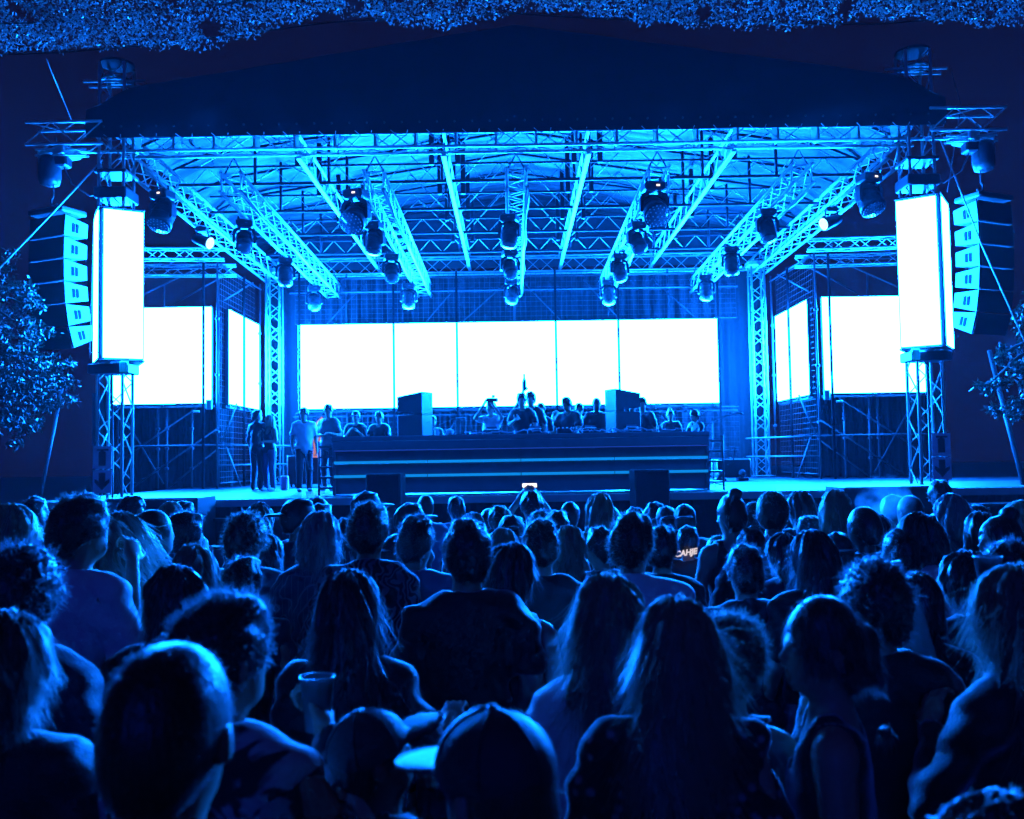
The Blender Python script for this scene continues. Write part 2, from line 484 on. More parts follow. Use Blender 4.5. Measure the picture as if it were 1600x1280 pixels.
# ------------------------------------------------------------------ front towers with LED columns
def tower(s):
    side = "left" if s < 0 else "right"
    X, Y = s*7.24, 16.55
    t = thing("truss_tower", f"tall aluminium truss tower carrying the LED column, {side} of the stage front", "tower", (X, Y, GZ), group="front truss towers")
    H = 9.25 - GZ
    box_truss(t, (0, 0, 0.05), (0, 0, H), 0.44, 0.44, 0.030, 0.014, 0.44, side=(1, 0, 0))
    MB().box((0, 0, 0.03), (0.9, 0.9, 0.06), bevel=0.01).obj("base_plate", STEEL, t)
    for z in (6.86, 7.25):
        MB().box((0, 0, z-GZ), (0.58, 0.58, 0.20 if z < 7 else 0.06), bevel=0.015).obj("sleeve_block", BLACKM if z < 7 else STEEL, t)
    MB().box((-s*0.02, -0.12, 3.70-GZ), (0.72, 0.5, 0.17), bevel=0.015).obj("support_beam", BLACKM, t)
    MB().box((-s*0.30, -0.34, 3.72-GZ), (0.13, 0.10, 0.20), bevel=0.012).obj("junction_box", mat("green_box", (0.05, 0.5, 0.28), 0.4), t)
    # head section: round sheave plates
    MB().lathe([(0.1, -0.015), (0.27, -0.015), (0.29, 0.0), (0.27, 0.015), (0.1, 0.015)], (0, 0, 8.98-GZ), 24).obj("head_plate", STEEL, t, smooth=False)
    MB().lathe([(0.2, 0.0), (0.30, 0.0), (0.30, 0.04), (0.2, 0.04)], (0, 0, 9.26-GZ), 24).obj("head_plate", mat("head_black", (0.004, 0.004, 0.004), 0.8, spec=.1), t)
    for dy in (-0.12, 0.12):
        tube("head_arm", (-0.56, dy, 8.93-GZ), (0.56, dy, 8.93-GZ), 0.022, ALU, t)
    tube("chain", (s*0.18, -0.26, 3.6-GZ), (s*0.18, -0.26, 0.3), 0.012, BLACKM, t, 5)
    tube("power_cable", (-s*0.05, -0.24, 3.6-GZ), (-s*0.09, -0.24, 0.2), 0.018, BLACKM, t, 5)
    # LED column turned towards the middle of the stage
    phi = math.radians(33 if s > 0 else 29)*s
    c = thing("led_column", f"white glowing LED column wrapped around the {side} front truss tower", "led screen", (7.34 if s > 0 else -7.22, 16.62, 3.85), -phi, group="LED columns on the towers")
    W1, W2, Hh = 0.74, 0.92, 2.68
    MB().box((0, 0, Hh/2), (W1, W2, Hh), bevel=0.012).obj("housing", BLACKP, c)
    MB().box((-s*0.03, -W2/2-0.006, Hh/2), (W1-0.09, 0.02, Hh-0.06), bevel=0.003).obj("screen_face", SCREEN, c)
    MB().box((s*(W1/2+0.006), 0.02, Hh/2), (0.02, W2-0.2, Hh-0.06), bevel=0.003).obj("screen_face", SCREEN, c)
    for k in range(4):
        MB().box((0, W2/2+0.01, 0.3+k*0.68), (W1-0.1, 0.03, 0.05), bevel=0.005).obj("back_rail", STEEL, c)
    for z in (-0.015, Hh+0.015):
        MB().box((0, 0, z), (W1+0.03, W2+0.03, 0.03), bevel=0.004).obj("cap_plate", BLACKM, c)
    # fire extinguisher sign on the tower face
    g = thing("fire_extinguisher_sign", f"pale two panel sign, extinguisher above a down arrow, on {side} tower", "sign", (X + (-0.10 if s < 0 else 0.12), Y-0.27, 1.62), group="extinguisher signs on the towers")
    MB().box((0, 0, 0.52), (0.33, 0.015, 0.40), bevel=0.004).obj("upper_board", mat("sign_white", (0.85, 0.86, 0.88), 0.5), g)
    MB().box((0, 0, 0.10), (0.33, 0.015, 0.40), bevel=0.004).obj("lower_board", MATS["sign_white"], g)
    MB().prism([(-.06, .38), (.06, .38), (.06, .62), (.02, .64), (.11, .64), (.11, .67), (-.09, .67), (-.09, .64), (-.02, .64), (-.06, .62)], -0.014, -0.009).obj("extinguisher_symbol", SIGND, g)
    MB().prism([(0, -.05), (.13, .09), (.13, .15), (.055, .10), (.055, .25), (-.055, .25), (-.055, .10), (-.13, .15), (-.13, .09)], -0.014, -0.009).obj("arrow_symbol", SIGND, g)
    # outrigger beam for the line array
    g = thing("outrigger_truss", f"short dark truss sticking out sideways from the {side} roof corner", "truss", (s*7.3, 16.3, 7.7), group="outriggers for the line arrays")
    box_truss(g, (0, 0, 0.17), (s*1.35, 0, 0.17), 0.45, 0.40, 0.026, 0.014, 0.44)
    box_truss(g, (s*0.3, -0.12, -0.16), (s*1.2, -0.12, -0.16), 0.10, 0.10, 0.018, 0.008, 0.3)
    MB().box((s*0.72, 0.0, -0.12), (0.26, 0.42, 0.16), rz=0.4*s, bevel=0.02).obj("beam_clamp", ALU, g)
    # hoist motor
    g = thing("chain_hoist", f"hanging electric chain hoist motor above the {side} line array", "hoist", (s*8.2, 16.25, 7.5), group="chain hoists")
    MB().lathe([(0.05, 0), (0.17, -0.02), (0.19, -0.12), (0.19, -0.42), (0.16, -0.52), (0.05, -0.56)], (s*0.1, 0, 0.02), 16).obj("motor_body", BLACKM, g, smooth=True)
    MB().box((0, 0, -0.1), (0.5, 0.24, 0.2), bevel=0.03).obj("gear_case", BLACKM, g)
    MB().path([(0, 0, 0), (0, 0, 0.35)], 0.018, 6).obj("top_hook", STEEL, g)
    MB().path([(s*0.02, -0.02, -0.2), (s*0.02, -0.02, -0.72)], 0.014, 6).obj("lift_chain", STEEL, g)
    MB().path([(s*.02, -.02, -.72), (s*.06, -.02, -.78), (s*.06, -.02, -.86), (0, -.02, -.9), (-s*.05, -.02, -.85)], 0.02, 6).obj("bottom_hook", STEEL, g, smooth=True)
    MB().path([(-s*.12, 0, -.12), (-s*.3, 0, -.5), (-s*.62, 0, -.72), (-s*.85, .1, -.6)], 0.014, 5).obj("motor_cable", BLACKM, g, smooth=True)
    # line array, six cabinets curving down; its front looks outward, its side catches the stage light
    ang = -math.radians(24)*s
    g = thing("line_array", f"curved line array of six speaker cabinets hanging {side} of the stage", "speaker", (s*7.98 if s < 0 else 8.10, 16.15, 6.45), -ang, group="line arrays")
    z = 0.0; y = 0.0; tilt = -0.10
    MB().box((s*0.42, 0.2, 0.09), (0.86, 0.55, 0.10), bevel=0.02).obj("rigging_frame", GREYBOX, g)
    tilts = [0.04, 0.01, -0.03, -0.09, -0.18, -0.30]
    for k in range(6):
        tl = tilts[k]; hf, hb, dp = 0.40, 0.25, 0.50
        c_, s_ = math.cos(tl), math.sin(tl)
        def P(x, yy, zz):      # local cabinet frame: front edge top at origin
            return (x, y + yy*c_ - zz*s_*-1*0 - zz*s_, z + yy*s_*-1 + zz*c_) if False else (x, y + yy*c_ + zz*s_, z - yy*s_ + zz*c_)
        xs_ = (0.0, s*0.86) if s > 0 else (s*0.86, 0.0)
        d0 = (hf-hb)/2
        prof = [(0.0, -0.012), (0.0, -hf+0.012), (dp, -hf+d0), (dp, -d0)]
        m = MB()
        m.v = [P(xs_[0], a, b) for a, b in prof] + [P(xs_[1], a, b) for a, b in prof]
        m.f = [(0, 3, 2, 1), (4, 5, 6, 7), (0, 1, 5, 4), (1, 2, 6, 5), (2, 3, 7, 6), (3, 0, 4, 7)]
        m.obj("cabinet", GREYBOX, g)
        m = MB()               # grille on the front
        q = [P(xs_[0]+0.015, -0.02, -0.02), P(xs_[1]-0.015, -0.02, -0.02), P(xs_[1]-0.015, -0.02, -hf+0.02), P(xs_[0]+0.015, -0.02, -hf+0.02),
             P(xs_[0]+0.015, 0.002, -0.02), P(xs_[1]-0.015, 0.002, -0.02), P(xs_[1]-0.015, 0.002, -hf+0.02), P(xs_[0]+0.015, 0.002, -hf+0.02)]
        m.v = q; m.f = [(0, 1, 2, 3), (7, 6, 5, 4), (0, 4, 5, 1), (1, 5, 6, 2), (2, 6, 7, 3), (3, 7, 4, 0)]
        m.obj("grille", BLACKP, g)
        for yy in (0.17, 0.25): # two recessed hand slots on the inner side
            m = MB(); xx = -s*0.004
            a = [P(xx, yy, -0.12), P(xx, yy+0.05, -0.13), P(xx, yy+0.05, -0.28), P(xx, yy, -0.29)]
            b = [(p[0]-s*0.01, p[1], p[2]) for p in a]
            m.v = a + b; m.f = [(0, 1, 2, 3), (7, 6, 5, 4), (0, 4, 5, 1), (1, 5, 6, 2), (2, 6, 7, 3), (3, 7, 4, 0)]
            m.obj("hand_slot", mat("slot_black", (0.0015, 0.0015, 0.0015), 0.9, spec=0.05), g)
        rail = [P(-s*0.012, 0.0, 0.0), P(-s*0.012, 0.0, -hf+0.02)]
        tube("rigging_rail", rail[0], rail[1], 0.012, STEEL, g, 5)
        nx_ = P(0, 0, -hf); y, z = nx_[1], nx_[2]
    return t
for s in (-1, 1): tower(s)

# ------------------------------------------------------------------ LED screens
def led(name, label, cx, cy_, w, yaw=0.0, zb=3.50, h=2.45, group="LED wall screens"):
    t = thing(name, label, "led screen", (cx, cy_, zb), yaw, group=group)
    MB().box((0, 0.07, h/2), (w, 0.10, h), bevel=0.008).obj("housing", BLACKP, t)
    MB().box((0, 0.008, h/2), (w-0.02, 0.016, h-0.03), bevel=0.002).obj("screen_face", SCREEN, t)
    for k in range(max(2, int(w/0.9)+1)):
        x = -w/2 + 0.1 + (w-0.2)*k/max(1, int(w/0.9))
        MB().box((x, 0.03, -0.045), (0.07, 0.06, 0.07), bevel=0.008).obj("bottom_clamp", STEEL, t)
    MB().box((0, 0.1, -0.06), (w+0.06, 0.05, 0.06), bevel=0.006).obj("hanging_bar", STEEL, t)
    return t
px = [465, 615.5, 714.5, 869.5, 967.5, 1123]
SY = 26.6
xs5 = [at(p, 570, SY)[0] for p in px]
order = ["far left", "second", "widest middle", "fourth", "far right"]
for i in range(5):
    a, b = xs5[i], xs5[i+1]
    led("led_screen", f"white glowing LED panel of the back wall, {order[i]} of five", (a+b)/2, SY, b-a-0.02, group="back wall LED panels")
led("led_screen", "white glowing LED panel facing the crowd in the left wing", -8.92, 23.2, 2.5)
led("led_screen", "white glowing LED panel facing the crowd in the right wing", 8.96, 23.2, 2.55)
led("led_screen", "white LED panel seen at an angle on the left side wall", -7.36, 25.05, 2.8, math.radians(90))
led("led_screen", "white LED panel seen at an angle on the right side wall", 7.42, 25.0, 2.8, math.radians(-90))

# ------------------------------------------------------------------ rear towers
for s in (-1, 1):
    t = thing("truss_tower", f"cyan lit truss tower standing on the stage at the {'left' if s<0 else 'right'} rear corner", "tower", (s*6.78, 25.9, DZ), group="rear truss towers")
    box_truss(t, (0, 0, 0.03), (0, 0, 7.4-DZ), 0.36, 0.36, 0.028, 0.013, 0.3, side=(1, 0, 0))
    MB().box((0, 0, 0.025), (0.6, 0.6, 0.05), bevel=0.01).obj("base_plate", STEEL, t)
    MB().box((0, 0, 7.35-DZ), (0.5, 0.5, 0.14), bevel=0.01).obj("sleeve_block", ALU, t)
    tube("feed_cable", (s*-0.22, -0.1, 0.1), (s*-0.22, -0.1, 5.6), 0.02, BLACKM, t, 5)

# ------------------------------------------------------------------ scaffold frames
def scaffold(name, label, tubes, cat="scaffold", group=None):
    t = thing(name, label, cat, (0, 0, DZ), group=group)
    for kind, a, b in tubes:
        r = {"standard": 0.026, "ledger": 0.024, "brace": 0.020, "upright": 0.034}[kind]
        a = np.array(a, float) - (0, 0, DZ); b = np.array(b, float) - (0, 0, DZ)
        if kind == "upright":
            MB().box(tuple((a+b)/2), (0.062, 0.018, (b-a)[2])).obj("upright", mat("upright_black", (0.006, 0.006, 0.006), 0.9, spec=0.1), t); continue
        tube(kind, a, b, r, STEEL, t)
        if kind == "standard":
            for k in range(1, 4):
                p = a + (b-a)*k/4
                MB().box(tuple(p), (0.09, 0.09, 0.07), bevel=0.015).obj("coupler", STEEL, t)
    return t
T = []
PY = 26.42
for p in (468, 538, 615.5, 714.5, 805, 869.5, 967.5, 1050, 1124):
    x = at(p, 570, PY)[0]
    full = p in (468, 615.5, 714.5, 869.5, 967.5, 1124)
    y = PY if full else 26.85
    T.append(("upright" if full else "standard", (x, y, DZ), (x, y, 7.45)))
for z in (2.15, 3.30, 6.85, 7.25):
    T.append(("ledger", (-6.5, 26.9 if z < 6.8 else 26.5, z), (6.4, 26.9 if z < 6.8 else 26.5, z)))
bx = [at(p, 570, 26.9)[0] for p in (480, 560, 616, 700, 745, 805, 860, 900, 968, 1040, 1120)]
for a, b in ((-5.8, -4.4), (-2.9, -1.6), (-1.9, -0.2), (1.6, 0.2), (3.3, 2.0), (5.6, 4.0)):
    T.append(("brace", (a, 26.95, 5.7), (b, 26.95, 7.2)))
    T.append(("brace", (a, 26.95, 1.5), (b, 26.95, 3.4)))
scaffold("scaffold_wall", "steel scaffold wall holding the five back LED panels", T)
for s in (-1, 1):
    sd = "left" if s < 0 else "right"
    T = []
    for x, y, z1 in ((7.78, 22.9, 7.2), (7.45, 22.95, 7.0), (10.1, 23.4, 6.6), (7.36, 24.6, 7.0), (7.3, 26.3, 7.1), (8.9, 23.5, 3.4), (9.5, 24.6, 6.8)):
        dark = (x, y) in ((7.78, 22.9), (7.36, 24.6))
        xx = x - (0.10 if y == 24.6 else 0)
        T.append(("upright" if dark else "standard", (s*xx, y, DZ), (s*xx, y, z1)))
    for x, y in ((8.3, 23.6), (9.2, 23.7)):
        T.append(("standard", (s*x, y, DZ), (s*x, y, 3.4)))
    for z in (1.95, 2.45):
        T.append(("ledger", (s*7.45, 22.95, z), (s*6.3, 25.6, z)))
    T.append(("ledger", (s*7.3, 22.95, 2.45), (s*10.2, 22.95, 2.45)))
    T.append(("ledger", (s*7.4, 22.95, 6.9), (s*10.2, 23.3, 6.9)))
    T.append(("ledger", (s*7.36, 22.95, 6.95), (s*7.3, 26.4, 6.95)))
    for a, b in (((10.2, 23.45, 2.0), (8.0, 23.45, 3.5)), ((9.8, 23.5, 1.4), (7.6, 23.5, 2.9)), ((8.9, 23.6, 1.4), (7.6, 23.6, 2.4)),
                 ((7.42, 23.2, 2.5), (7.1, 23.4, 3.5)), ((10.2, 23.5, 6.0), (7.9, 23.5, 7.1)), ((9.2, 24.0, 6.0), (7.6, 24.0, 6.9)),
                 ((7.36, 23.2, 6.1), (7.3, 25.6, 7.0)), ((7.0, 23.4, 1.4), (7.3, 23.2, 2.4)), ((10.0, 23.55, 3.2), (9.0, 23.55, 1.5))):
        T.append(("brace", (s*a[0], a[1], a[2]), (s*b[0], b[1], b[2])))
    t = scaffold("scaffold_wing", f"steel scaffold frame of the {sd} wing around its LED panels", T, group="scaffold wings")
    MB().box((s*7.62, 22.85, 3.45-DZ), (0.14, 0.08, 0.24), bevel=0.012).obj("junction_box", mat("pale_box", (0.35, 0.6, 0.55), 0.4), t)
    # work lamp bar on the pole
    MB().box((s*7.92, 22.82, 3.28-DZ), (0.16, 0.06, 0.05), rz=0.0, bevel=0.01).obj("work_lamp", SIGNW, t)
    # ladder beam trusses over the wing
    for k, (ya, zz) in enumerate(((22.0, 7.05), (23.0, 6.85))):
        b = thing("wing_truss", f"slim ladder beam over the {sd} wing, {'front' if k==0 else 'rear'} one", "truss", (s*9.9, ya, zz), group="ladder beams over the wings")
        box_truss(b, (0, 0, 0), (-s*2.7, 0.7, 0.1), 0.28, 0.26, 0.02, 0.010, 0.32)

# wire mesh panels
def wire_mesh(label, corners, nu, nv, r=0.0045):
    t = thing("wire_mesh_panel", label, "mesh panel", tuple(corners[0]), group="wire mesh panels")
    o = np.array(corners[0], float); u = np.array(corners[1], float)-o; w = np.array(corners[2], float)-o
    m = MB()
    for i in range(nu+1): m.path([u*i/nu, u*i/nu + w], r, 3)
    for j in range(nv+1): m.path([w*j/nv, w*j/nv + u], r, 3)
    m.obj("mesh_wires", STEEL, t, kind="stuff")
    tube("mesh_frame", (0, 0, 0), tuple(u), 0.014, STEEL, t, 5); tube("mesh_frame", tuple(w), tuple(u+w), 0.014, STEEL, t, 5)
wire_mesh("grid mesh panel above the back LED wall", ((-6.4, 26.75, 5.98), (6.4, 26.75, 5.98), (-6.4, 26.75, 7.4)), 86, 10)
wire_mesh("grid mesh panel below the back LED wall", ((-6.4, 26.75, 1.5), (6.4, 26.75, 1.5), (-6.4, 26.75, 3.4)), 86, 13)
for s in (-1, 1):
    wire_mesh(f"tall grid mesh on the {'left' if s<0 else 'right'} side wall", ((s*7.5, 23.3, 1.5), (s*7.5, 26.5, 1.5), (s*7.5, 23.3, 7.0)), 22, 38)

# black drapes closing off the back and the wings
def drape(label, a, b, z0, z1, pleats):
    a = np.array(a, float); b = np.array(b, float); d = b-a; nrm = np.array([-d[1], d[0]])/np.linalg.norm(d)
    n = pleats*6; v = []; f = []
    for i in range(n+1):
        t = i/n; w = 0.045*math.sin(t*pleats*6.283) + 0.02*math.sin(t*pleats*2.1)
        p = a + d*t + nrm*w
        for k in range(4): 
            z = z0 + (z1-z0)*k/3
            q = p + nrm*0.03*math.sin(k*1.7+t*30)
            v.append((q[0], q[1], z))
    for i in range(n):
        for k in range(3): f.append((i*4+k, (i+1)*4+k, (i+1)*4+k+1, i*4+k+1))
    o = mesh_obj("backdrop_drape", v, f, DRAPE, smooth=True); tag(o, label, "drape", "black backdrop drapes")
drape("dark pleated drape behind the back LED wall", (-7.6, 27.9), (7.6, 27.9), DZ-0.3, 7.7, 42)
drape("dark pleated drape hanging below the left wing LED panel", (-11.2, 24.4), (-7.5, 24.4), DZ-0.3, 3.9, 16)
drape("dark pleated drape hanging below the right wing LED panel", (7.5, 24.4), (11.2, 24.4), DZ-0.3, 3.9, 16)

# ------------------------------------------------------------------ moving head lights
def moving_head(loc, tilt, yaw, scale, label, wash=False):
    t = thing("moving_head_light", label, "stage light", loc, yaw, group="moving head lights under the trusses")
    k = scale
    MB().box((0, 0, -0.08*k), (0.30*k, 0.26*k, 0.13*k), bevel=0.02*k).obj("base", BLACKM, t)
    for sx in (-1, 1):
        MB().path([(sx*.10*k, 0, .06*k), (sx*.10*k, 0, -.03*k)], 0.022*k, 6).obj("clamp", STEEL, t)
        m = MB(); pr = [(sx*.06, -.14), (sx*.17, -.17), (sx*.205, -.24), (sx*.205, -.43), (sx*.165, -.45), (sx*.155, -.26), (sx*.13, -.21), (sx*.06, -.18)]
        m.prism([(a*k, b*k) for a, b in (pr if sx > 0 else pr[::-1])], -.05*k, .05*k)
        m.obj("yoke_arm", BLACKM, t)
    d = Vector((0, -math.sin(tilt), -math.cos(tilt)))
    c = Vector((0, 0, -.40*k)) - d*0.10*k
    R = .15*k if not wash else .185*k
    prof = [(.02*k, -.16*k), (R*.62, -.15*k), (R*.85, -.08*k), (R*.9, .05*k), (R*.93, .16*k), (R, .22*k), (R, .28*k), (R*.9, .285*k)]
    h = MB().lathe(prof, c, 18, d).obj("head", BLACKM, t, smooth=True)
    for z0, z1 in ((-.05, .0), (.08, .12)):
        MB().lathe([(R*.90, z0*k), (R*.97, z0*k), (R*.97, z1*k), (R*.90, z1*k)], c, 18, d).obj("cooling_rib", BLACKM, t)
    lc = c + d*.287*k
    MB().lathe([(.001, 0), (R*.86, 0), (R*.80, .012*k), (.001, .03*k)], lc, 18, d).obj("lens", LENS, t, smooth=True)
    if wash:
        q = Vector((0, 0, 1)).rotation_difference(d)
        for r_, n_ in ((0.0, 1), (.06, 6), (.115, 12), (.15, 18)):
            for i in range(n_):
                w = 6.283*i/n_
                p = lc + q @ Vector((r_*k*math.cos(w), r_*k*math.sin(w), .028*k*(1-r_/.2)))
                MB().lathe([(.001, 0), (.013*k, 0), (.009*k, .008*k), (.001, .012*k)], p, 6, d).obj("led_lens", SIGNW, t, smooth=True)
    MB().box((0.03*k, -.135*k, -.08*k), (.05*k, .006*k, .025*k)).obj("status_display", LAMPBIT if wash else LENS, t)
    return t
r2 = random.Random(4)
LIGHTS = []
place = {"second left": (-2.92, [16.75, 18.9, 21.6, 24.9]), "centre": (-0.12, [18.5, 21.4, 24.5]), "second right": (2.50, [16.6, 19.2, 21.9, 24.8]),
         "far left": (-5.48, [18.6, 21.8, 25.0]), "far right": (5.02, [18.4, 21.4, 24.4])}
ordn = ["nearest", "second", "third", "fourth"]
for nm, (x, ys) in place.items():
    for i, y in enumerate(ys):
        wash = len(ys) == 4 and i == 0
        moving_head((x + r2.uniform(-.05, .05), y, lt_z(y)-0.05), r2.uniform(0.2, 0.75) if not wash else 0.9, r2.uniform(-.4, .4), 1.12 if not wash else 1.3,
                    f"{'large LED dotted' if wash else 'black'} moving head light, {ordn[i]} to the crowd on {nm} lighting truss", wash)
moving_head((-6.92, 17.9, 7.36), 0.5, -0.3, 1.3, "large black moving head light on left side truss beside the LED column", True)
moving_head((6.78, 17.6, 7.38), 0.5, 0.3, 1.3, "large black moving head light on right side truss beside the LED column", True)
def spot(loc, aim, label):
    t = thing("spot_lamp", label, "stage light", loc, group="lit spot lamps")
    d = Vector(aim).normalized(); c = Vector((0, 0, -.30))
    MB().box((0, 0, -.05), (.26, .22, .1), bevel=.02).obj("base", BLACKM, t)
    for sx in (-1, 1):
        MB().path([(sx*.12, 0, -.08), (sx*.15, 0, -.2), (sx*.14, 0, -.34)], .02, 6).obj("yoke_arm", BLACKM, t, smooth=True)
    MB().lathe([(.02, -.24), (.09, -.22), (.12, -.05), (.135, .1), (.15, .2), (.15, .235)], c, 18, d).obj("lamp_body", BLACKM, t, smooth=True)
    MB().lathe([(.001, 0), (.135, 0), (.12, .008), (.001, .012)], c + d*.237, 18, d).obj("lens", LAMPLENS, t, smooth=True)
spot((-7.05, 20.6, 7.30), (0.90, -0.32, -0.36), "glowing round spot lamp on the left side truss")
spot((6.85, 19.9, 7.34), (-0.90, -0.32, -0.36), "glowing round spot lamp on the right side truss")
# ------------------------------------------------------------------ DJ booth and things on stage
booth = thing("dj_booth", "long dark DJ booth with two glowing blue strips along its front", "dj booth", (0, 17.9, DZ))
bx0, bx1 = -3.5, 3.5
MB().box((0, 0, 1.04), (7.0, 1.5, 0.09), bevel=0.01).obj("table_top", BOOTH, booth)
MB().box((0, -0.72, 0.91), (6.96, 0.05, 0.16), bevel=0.008).obj("upper_panel", BOOTH, booth)
MB().box((0, -0.66, 0.72), (6.9, 0.05, 0.20), bevel=0.008).obj("front_panel", BOOTH, booth)
MB().box((0, -0.66, 0.47), (6.9, 0.05, 0.20), bevel=0.008).obj("front_panel", BOOTH, booth)
MB().box((0, -0.66, 0.17), (6.9, 0.05, 0.30), bevel=0.008).obj("front_panel", BOOTH, booth)
for z, m_, hh in ((0.82, STRIP2, 0.022), (0.60, STRIP, 0.05), (0.345, STRIP, 0.05)):
    for k in range(4):
        MB().box((-2.6 + k*1.733, -0.70, z), (1.72, 0.03, hh), bevel=0.004).obj("light_strip", m_, booth)
for sx in (-1, 1):
    MB().box((sx*3.46, 0, 0.5), (0.06, 1.4, 1.0), bevel=0.008).obj("side_panel", BOOTH, booth)
    for k in range(5):
        MB().box((sx*3.62, -0.55, 0.14+k*0.19), (0.26, 0.34, 0.035), bevel=0.006).obj("side_shelf", STEEL, booth)
    tube("side_post", (sx*3.74, -0.7, 0), (sx*3.74, -0.7, 1.0), 0.02, STEEL, booth)
    MB().path([(sx*3.85, -0.6, 0.45), (sx*3.95, -0.6, 0.5), (sx*4.0, -0.6, 0.78), (sx*3.88, -0.6, 0.8)], 0.014, 5).obj("side_handle", STEEL, booth, smooth=True)
# gear on the table
TZ = DZ + 1.085
def deck_player(x, y, label):
    t = thing("media_player", label, "dj player", (x, y, TZ), group="players on the DJ booth")
    MB().box((0, 0, 0.05), (0.32, 0.40, 0.09), bevel=0.012).obj("chassis", BLACKM, t)
    MB().lathe([(0.02, 0), (0.105, 0), (0.105, 0.018), (0.02, 0.022)], (0, -0.05, 0.096), 20).obj("jog_wheel", ALU, t, smooth=False)
    MB().box((0, 0.14, 0.12), (0.20, 0.02, 0.10), rx=-0.5, bevel=0.004).obj("display", LENS, t)
    for i in range(3):
        MB().lathe([(0.003, 0), (0.012, 0), (0.010, 0.02), (0.003, 0.021)], (-0.12+i*0.03, -0.17, 0.096), 8).obj("button", SIGNW, t)
for i, x in enumerate((-0.55, 0.3, 1.35, 2.15)):
    deck_player(x, 17.75, f"black DJ media player on the booth, number {['one','two','three','four'][i]} from the left")
t = thing("dj_mixer", "black DJ mixer with knobs on the booth top between two players", "dj mixer", (0.86, 17.75, TZ))
MB().box((0, 0, 0.05), (0.33, 0.4, 0.1), bevel=0.012).obj("chassis", BLACKM, t)
for i in range(4):
    for j in range(4):
        MB().lathe([(0.004, 0), (0.013, 0), (0.010, 0.028), (0.003, 0.03)], (-0.12+i*0.08, -0.05+j*0.055, 0.1), 8).obj("knob", SIGNW, t)
    MB().box((-0.12+i*0.08, -0.13, 0.108), (0.022, 0.035, 0.02), bevel=0.004).obj("fader", SIGNW, t)
# cables heaped along the table
rc = random.Random(3)
for k, (xa, xb) in enumerate(((-1.0, 0.5), (0.9, 2.2), (1.7, 3.0))):
    pts = []
    for i in range(26):
        q = i/25
        pts.append((xa+(xb-xa)*q+rc.uniform(-.08, .08), 17.32+rc.uniform(-.06, .06), TZ+0.02+abs(rc.gauss(0, 0.03))))
    o = MB().path(pts, 0.013, 5).obj("cable_tangle", mat("grey_cable", (0.4, 0.38, 0.42), 0.5), smooth=True)
    tag(o, f"tangle of cables lying on the DJ booth front edge, {['left','middle','right'][k]} heap", "cable", "cables on the DJ booth")
o = MB().lathe([(.001, 0), (.05, .01), (.075, .06), (.06, .11), (.001, .13)], (-1.32, 17.45, TZ), 14).obj("small_lamp", SIGNW, smooth=True)
tag(o, "small pale round lamp on the left part of the booth top", "lamp")
for i, x in enumerate((1.02, 2.62)):
    t = thing("plastic_cup", f"pale plastic cup standing on the booth top, {'left' if i==0 else 'right'} one", "cup", (x, 17.35, TZ), group="cups on the booth")
    MB().lathe([(.028, 0), (.04, .12), (.037, .12), (.026, .01)], (0, 0, 0), 14).obj("cup_wall", PLASTIC, t, smooth=True)
# DJ monitor stacks
def monitor(x, y, yaw, label):
    t = thing("monitor_speaker", label, "speaker", (x, y, TZ), yaw, group="DJ monitor stacks")
    MB().box((0, 0, 0.21), (0.55, 0.42, 0.42), bevel=0.012).obj("lower_cabinet", BLACKP, t)
    # wedge shaped upper cabinet
    m = MB(); pr = [(-0.275, 0.50), (0.275, 0.44), (0.275, 0.86), (-0.275, 0.78)] if yaw < 0 else [(-0.275, 0.44), (0.275, 0.50), (0.275, 0.78), (-0.275, 0.86)]
    m.prism(pr, -0.21, 0.21).obj("upper_cabinet", BLACKP, t)
    MB().box((0.15 if yaw < 0 else -0.15, 0, 0.44), (0.2, 0.3, 0.05), bevel=0.006).obj("isolation_foot", BLACKM, t)
    MB().box((0, 0.215, 0.21), (0.5, 0.012, 0.37), bevel=0.003).obj("grille", BLACKM, t)
    MB().path([(-0.2 if yaw > 0 else .2, -.15, .52), (-0.24 if yaw > 0 else .24, -.18, .45), (-0.2 if yaw > 0 else .2, -.18, .38)], .012, 5).obj("link_cable", BLACKM, t, smooth=True)
monitor(-2.05, 18.15, math.radians(-24), "black two box DJ monitor stack on the left end of the booth")
monitor(2.02, 18.15, math.radians(24), "black two box DJ monitor stack on the right end of the booth")

# front subs and wing subs
def sub(x, y, z, w, h, d, label, mat_=None, stacked=True):
    t = thing("subwoofer", label, "speaker", (x, y, z), group="subwoofers in front of the stage")
    n = 2 if stacked else 1
    hh = h/n
    for k in range(n):
        MB().box((0, 0, hh*(k+.5)), (w, d, hh-0.012), bevel=0.015).obj("cabinet", mat_ or BLACKP, t)
        MB().box((0, -d/2-0.006, hh*(k+.5)), (w-0.06, 0.014, hh-0.07), bevel=0.004).obj("grille", BLACKM, t)
        for sx in (-1, 1):
            MB().box((sx*(w/2+0.002), 0.1, hh*(k+.72)), (0.012, 0.13, 0.055), bevel=0.005).obj("handle", SIGND, t)
            MB().box((sx*(w/2+0.002), -0.15, hh*(k+.3)), (0.010, 0.05, 0.16), bevel=0.004).obj("connector_plate", BLACKM, t)
    return t
sub(-2.3, 15.75, GZ, 0.58, 1.80-GZ, 0.7, "tall black subwoofer stack before the booth, left one")
sub(2.15, 15.75, GZ, 0.58, 1.80-GZ, 0.7, "tall black subwoofer stack before the booth, right one")
sub(-6.05, 15.65, GZ, 1.5, 1.47-GZ, 0.95, "wide subwoofer block with lit side by the left tower", GREYBOX)
sub(6.0, 15.65, GZ, 1.5, 1.47-GZ, 0.95, "wide subwoofer block with lit top by the right tower", GREYBOX)

